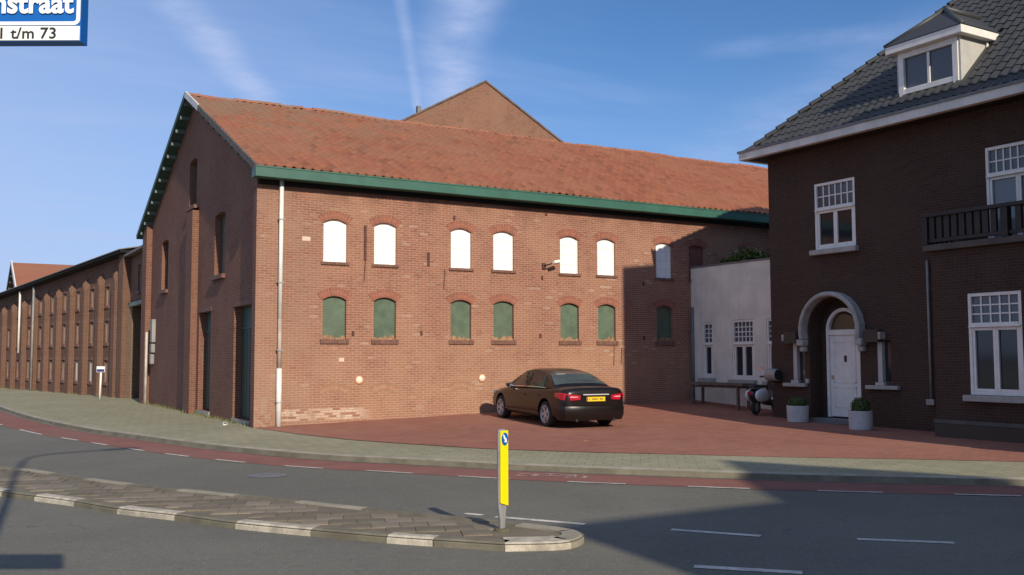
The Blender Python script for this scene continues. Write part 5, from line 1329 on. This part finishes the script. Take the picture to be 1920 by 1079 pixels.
mb = MB(); A = lambda x, y: RMt @ Vector((x, y, .0075))
mb.prism([A(.026, .052), A(.036, .040), A(.006, .002), A(-.006, .014)], bdir * .001); mb.prism([A(-.024, -.034), A(.018, -.030), A(-.020, .012)], bdir * .001)
mb.prism([A(-.016, -.012), A(-.004, -.024), A(.03, .018), A(.018, .030)], bdir * .0014)
mb.build('white_arrow', M_SIGNW, BO, fix=True)
MB().lathe([(.001, .03), (.07, .03), (.085, 0)], 12, Matrix.Translation((BP[0], BP[1], -.035))).build('base_plate', M_SOIL, BO)

# small blue and white sign on a white post by the factory wall
t = thing('small_sign_post', 'small blue and white sign on a white post by the long brick wall', 'sign', (-.75, 20.4, 0))
MB().tube([(-.75, 20.4, 0), (-.72, 20.4, 1.16)], .045, 8).build('post', M_WHITE, t, smooth=True)
sd_ = Vector((.86, -.51, 0))
o3 = Vector((-.75, 20.34, 1.13)); mb = MB().prism([o3 - sd_ * .17, o3 + sd_ * .17, o3 + sd_ * .17 + Vector((0, 0, .24)), o3 - sd_ * .17 + Vector((0, 0, .24))], (.02, .034, 0)); mb.build('board', M_SIGNW, t)
mb = MB(); q = Vector((-.004, -.007, 0)); mb.prism([o3 + q - sd_ * .155 + Vector((0, 0, .015)), o3 + q + sd_ * .155 + Vector((0, 0, .015)), o3 + q + sd_ * .155 + Vector((0, 0, .125)), o3 + q - sd_ * .155 + Vector((0, 0, .125))], (.002, .0034, 0)); mb.build('blue_field', plain('dark_blue', (.03, .03, .16), .5), t)

# lamp post at the viewer's kerb; it carries the street name sign
LPX, LPY = -7.02, -19.80
t = thing('street_lamp', 'grey street lamp post with curved arm beside the street name sign', 'street lamp', (LPX, LPY, 0))
arm = [(LPX + .0, LPY, 7.7), (LPX + .1, LPY + .02, 8.1), (LPX + .4, LPY + .06, 8.3), (LPX + .9, LPY + .13, 8.37), (LPX + 1.5, LPY + .22, 8.4)]
MB().tube([(LPX, LPY, 0), (LPX, LPY, 1.2), (LPX, LPY, 1.25), (LPX, LPY, 7.7)], [.085, .085, .06, .045], 12).build('pole', M_GREY, t, smooth=True)
MB().tube(arm, .04, 10).build('arm', M_GREY, t, smooth=True)
MB().box(-.35, .35, -.11, .11, -.06, .06).build('lamp_head', M_GREY, t, bevel=.04, loc=(LPX + 1.75, LPY + .26, 8.4), rot=(0, 0, R(9)))
# street name sign: blue box with white border, number strip under it
SGB = Vector((-6.423, -20.42, 2.87)) - Vector((rr.x, rr.y, 0)) * .017; sx = Vector((rr.x, rr.y, 0)).normalized(); sn_ = Vector((v.x, v.y, 0)).normalized()
SG = thing('street_name_sign', 'blue street name sign with white letters and a house number strip, top left', 'street sign', tuple(SGB))
SW, SH = 1.0, .34
def SPt(x, z, d=0.): return SGB - sx * (-x) + Vector((0, 0, z)) + sn_ * d       # x from -SW to 0, d away from the viewer
def sprism(x0, x1, z0, z1, d0, d1): return MB().prism([SPt(x0, z0, d0), SPt(x1, z0, d0), SPt(x1, z1, d0), SPt(x0, z1, d0)], sn_ * (d1 - d0))
sprism(-SW, 0, 0, SH, 0, .055).build('sign_box', M_BLUE, SG)
sprism(-SW + .004, -.003, .003, .054, -.004, -.0005).build('number_strip', M_SIGNW, SG)
def rrect(x0, x1, z0, z1, rad, n=6):
    out = []
    for cx, cz, a0 in ((x1 - rad, z1 - rad, 0), (x0 + rad, z1 - rad, 90), (x0 + rad, z0 + rad, 180), (x1 - rad, z0 + rad, 270)):
        for k in range(n + 1): a = R(a0 + 90 * k / n); out.append((cx + rad * math.cos(a), cz + rad * math.sin(a)))
    return out
bo, bi = rrect(-SW + .003, -.003, .058, SH - .004, .022), rrect(-SW + .016, -.016, .071, SH - .017, .011)
mb = MB()
for k in range(len(bo)):
    a, b, c_, d_ = bo[k], bo[(k + 1) % len(bo)], bi[(k + 1) % len(bi)], bi[k]
    mb.prism([SPt(p[0], p[1], -.003) for p in (a, b, c_, d_)], sn_ * .0026)
mb.build('white_border', M_SIGNW, SG)
def lettering(body, x_right, z, size, mat, bold, name, width=1.):
    cu = bpy.data.curves.new(name, 'FONT'); cu.body = body; cu.size = size; cu.align_x = 'RIGHT'; cu.offset = bold; cu.extrude = .0008; cu.resolution_u = 4; cu.space_character = 1.02
    tmp = bpy.data.objects.new(name, cu); COL.objects.link(tmp); bpy.context.view_layer.update()
    me = bpy.data.meshes.new_from_object(tmp.evaluated_get(bpy.context.evaluated_depsgraph_get())); bpy.data.objects.remove(tmp)
    M_ = Matrix((sx, Vector((0, 0, 1)), -sn_)).transposed().to_4x4(); M_.translation = SPt(x_right, z, -.0055)
    me.transform(M_ @ Matrix.Diagonal((width, 1, 1, 1))); me.materials.clear(); me.materials.append(mat)
    return link(name, me, SG)
lettering('nstraat', -.028, .103, .107, M_SIGNW, .0032, 'lettering', .93)
lettering('1 t/m 73', -.082, .0095, .056, M_BLACK, .0007, 'number_lettering', 1.08)
MB().bar((LPX, LPY, 3.0), SPt(-.62, .13, .07), .04, .03).build('clamp', M_GREY, SG)

# litter and leaf
m = MB(); mt = Matrix.Translation((-.35, 1.4, .035)) @ Matrix.Rotation(R(90), 4, 'X')
m.lathe([(.001, -.06), (.045, -.06), (.055, .06), (.05, .06), (.042, -.05)], 14, mt); tag(m.build('paper_cup', M_CUP, fix=True), 'crumpled white paper cup lying on the pavement below the gable', 'litter')
m = MB(); m.face([(-.07, 0, 0), (0, -.04, .01), (.07, 0, .02), (0, .045, .005)]); m.face([(-.07, 0, 0), (0, .045, .005), (-.05, .04, .015)])
tag(m.build('fallen_leaf', M_LEAFC, loc=(4.55, -7.8, .03)), 'single orange fallen leaf on the red paving', 'leaf')
mb = MB()
for k in range(700):                                                  # weeds along the foot of the gable and factory wall
    y = rnd.uniform(.9, 15.4) if k < 430 else rnd.uniform(20.9, 40)
    base = Vector((.14 + rnd.uniform(-.16, .05), y, 0)) if k < 430 else LP(y - 20.7, -.06 - rnd.random() * .18)
    if k < 430 and (7.1 < y < 8.): base.x = -.05
    h = rnd.uniform(.03, .14); w = rnd.uniform(.006, .015); a = rnd.uniform(0, 6.28); d = Vector((math.cos(a), math.sin(a), 0)); uvk = (rnd.random() * 9, rnd.random() * 9)
    mb.face([base - d * w, base + d * w, base + Vector((rnd.uniform(-.05, .05), rnd.uniform(-.05, .05), h))], [uvk] * 3)
tag(mb.build('weeds', leaf_mat('weed_leaf', (.07, .09, .02), (.16, .15, .05))), 'low weeds along the foot of the brick walls', 'weeds', kind='stuff')

# ================================================================== HOUSE ACROSS THE STREET (behind the viewer; casts the road shadow)
OH = thing('street_house', 'brick house on the viewer side of the street with a gabled dormer', 'house', (5, -36, 0))
oy = -34.; ez = 9.62
mb = MB(); bbox_uv(mb, -3.0, 3.6, oy - 8, oy, 0, ez, 'xXyYZ'); mb.build('wall', M_OTHER, OH)
mb = MB(); bbox_uv(mb, 3.605, 22, oy - 8, oy - .005, 0, 8.2, 'xXyYZ'); mb.build('low_wing', M_OTHER, OH)
mb = MB(); mb.face([(4.4, oy + .0, ez - .3), (.45, oy + .0, ez - .05), (2.25, oy + .0, 11.44)], [(5.5, 0), (1, 0), (3, 2)]); mb.build('dormer_gable', M_OTHER, OH)
mb = MB(); mb.prism([(.40, oy + .02, ez - .05), (2.25, oy + .02, 11.46), (2.25, oy - 4, 11.46), (.40, oy - 4, ez - .05)], (0, 0, -.08)); mb.prism([(4.45, oy + .02, ez - .25), (2.25, oy + .02, 11.46), (2.25, oy - 4, 11.46), (4.45, oy - 4, ez - .25)], (0, 0, -.08)); mb.build('dormer_roof', M_SLATE, OH)
for x in (-1.2, 1.6, 4.4, 7.2, 10, 12.8, 15.6):
    for z in (1.0, 4.2): MB().box(x - .6, x + .6, oy + .002, oy + .05, z, z + 1.9).build('window', M_PGLASS, OH)

for o in ROOTS:
    if '_world' in o: del o['_world']
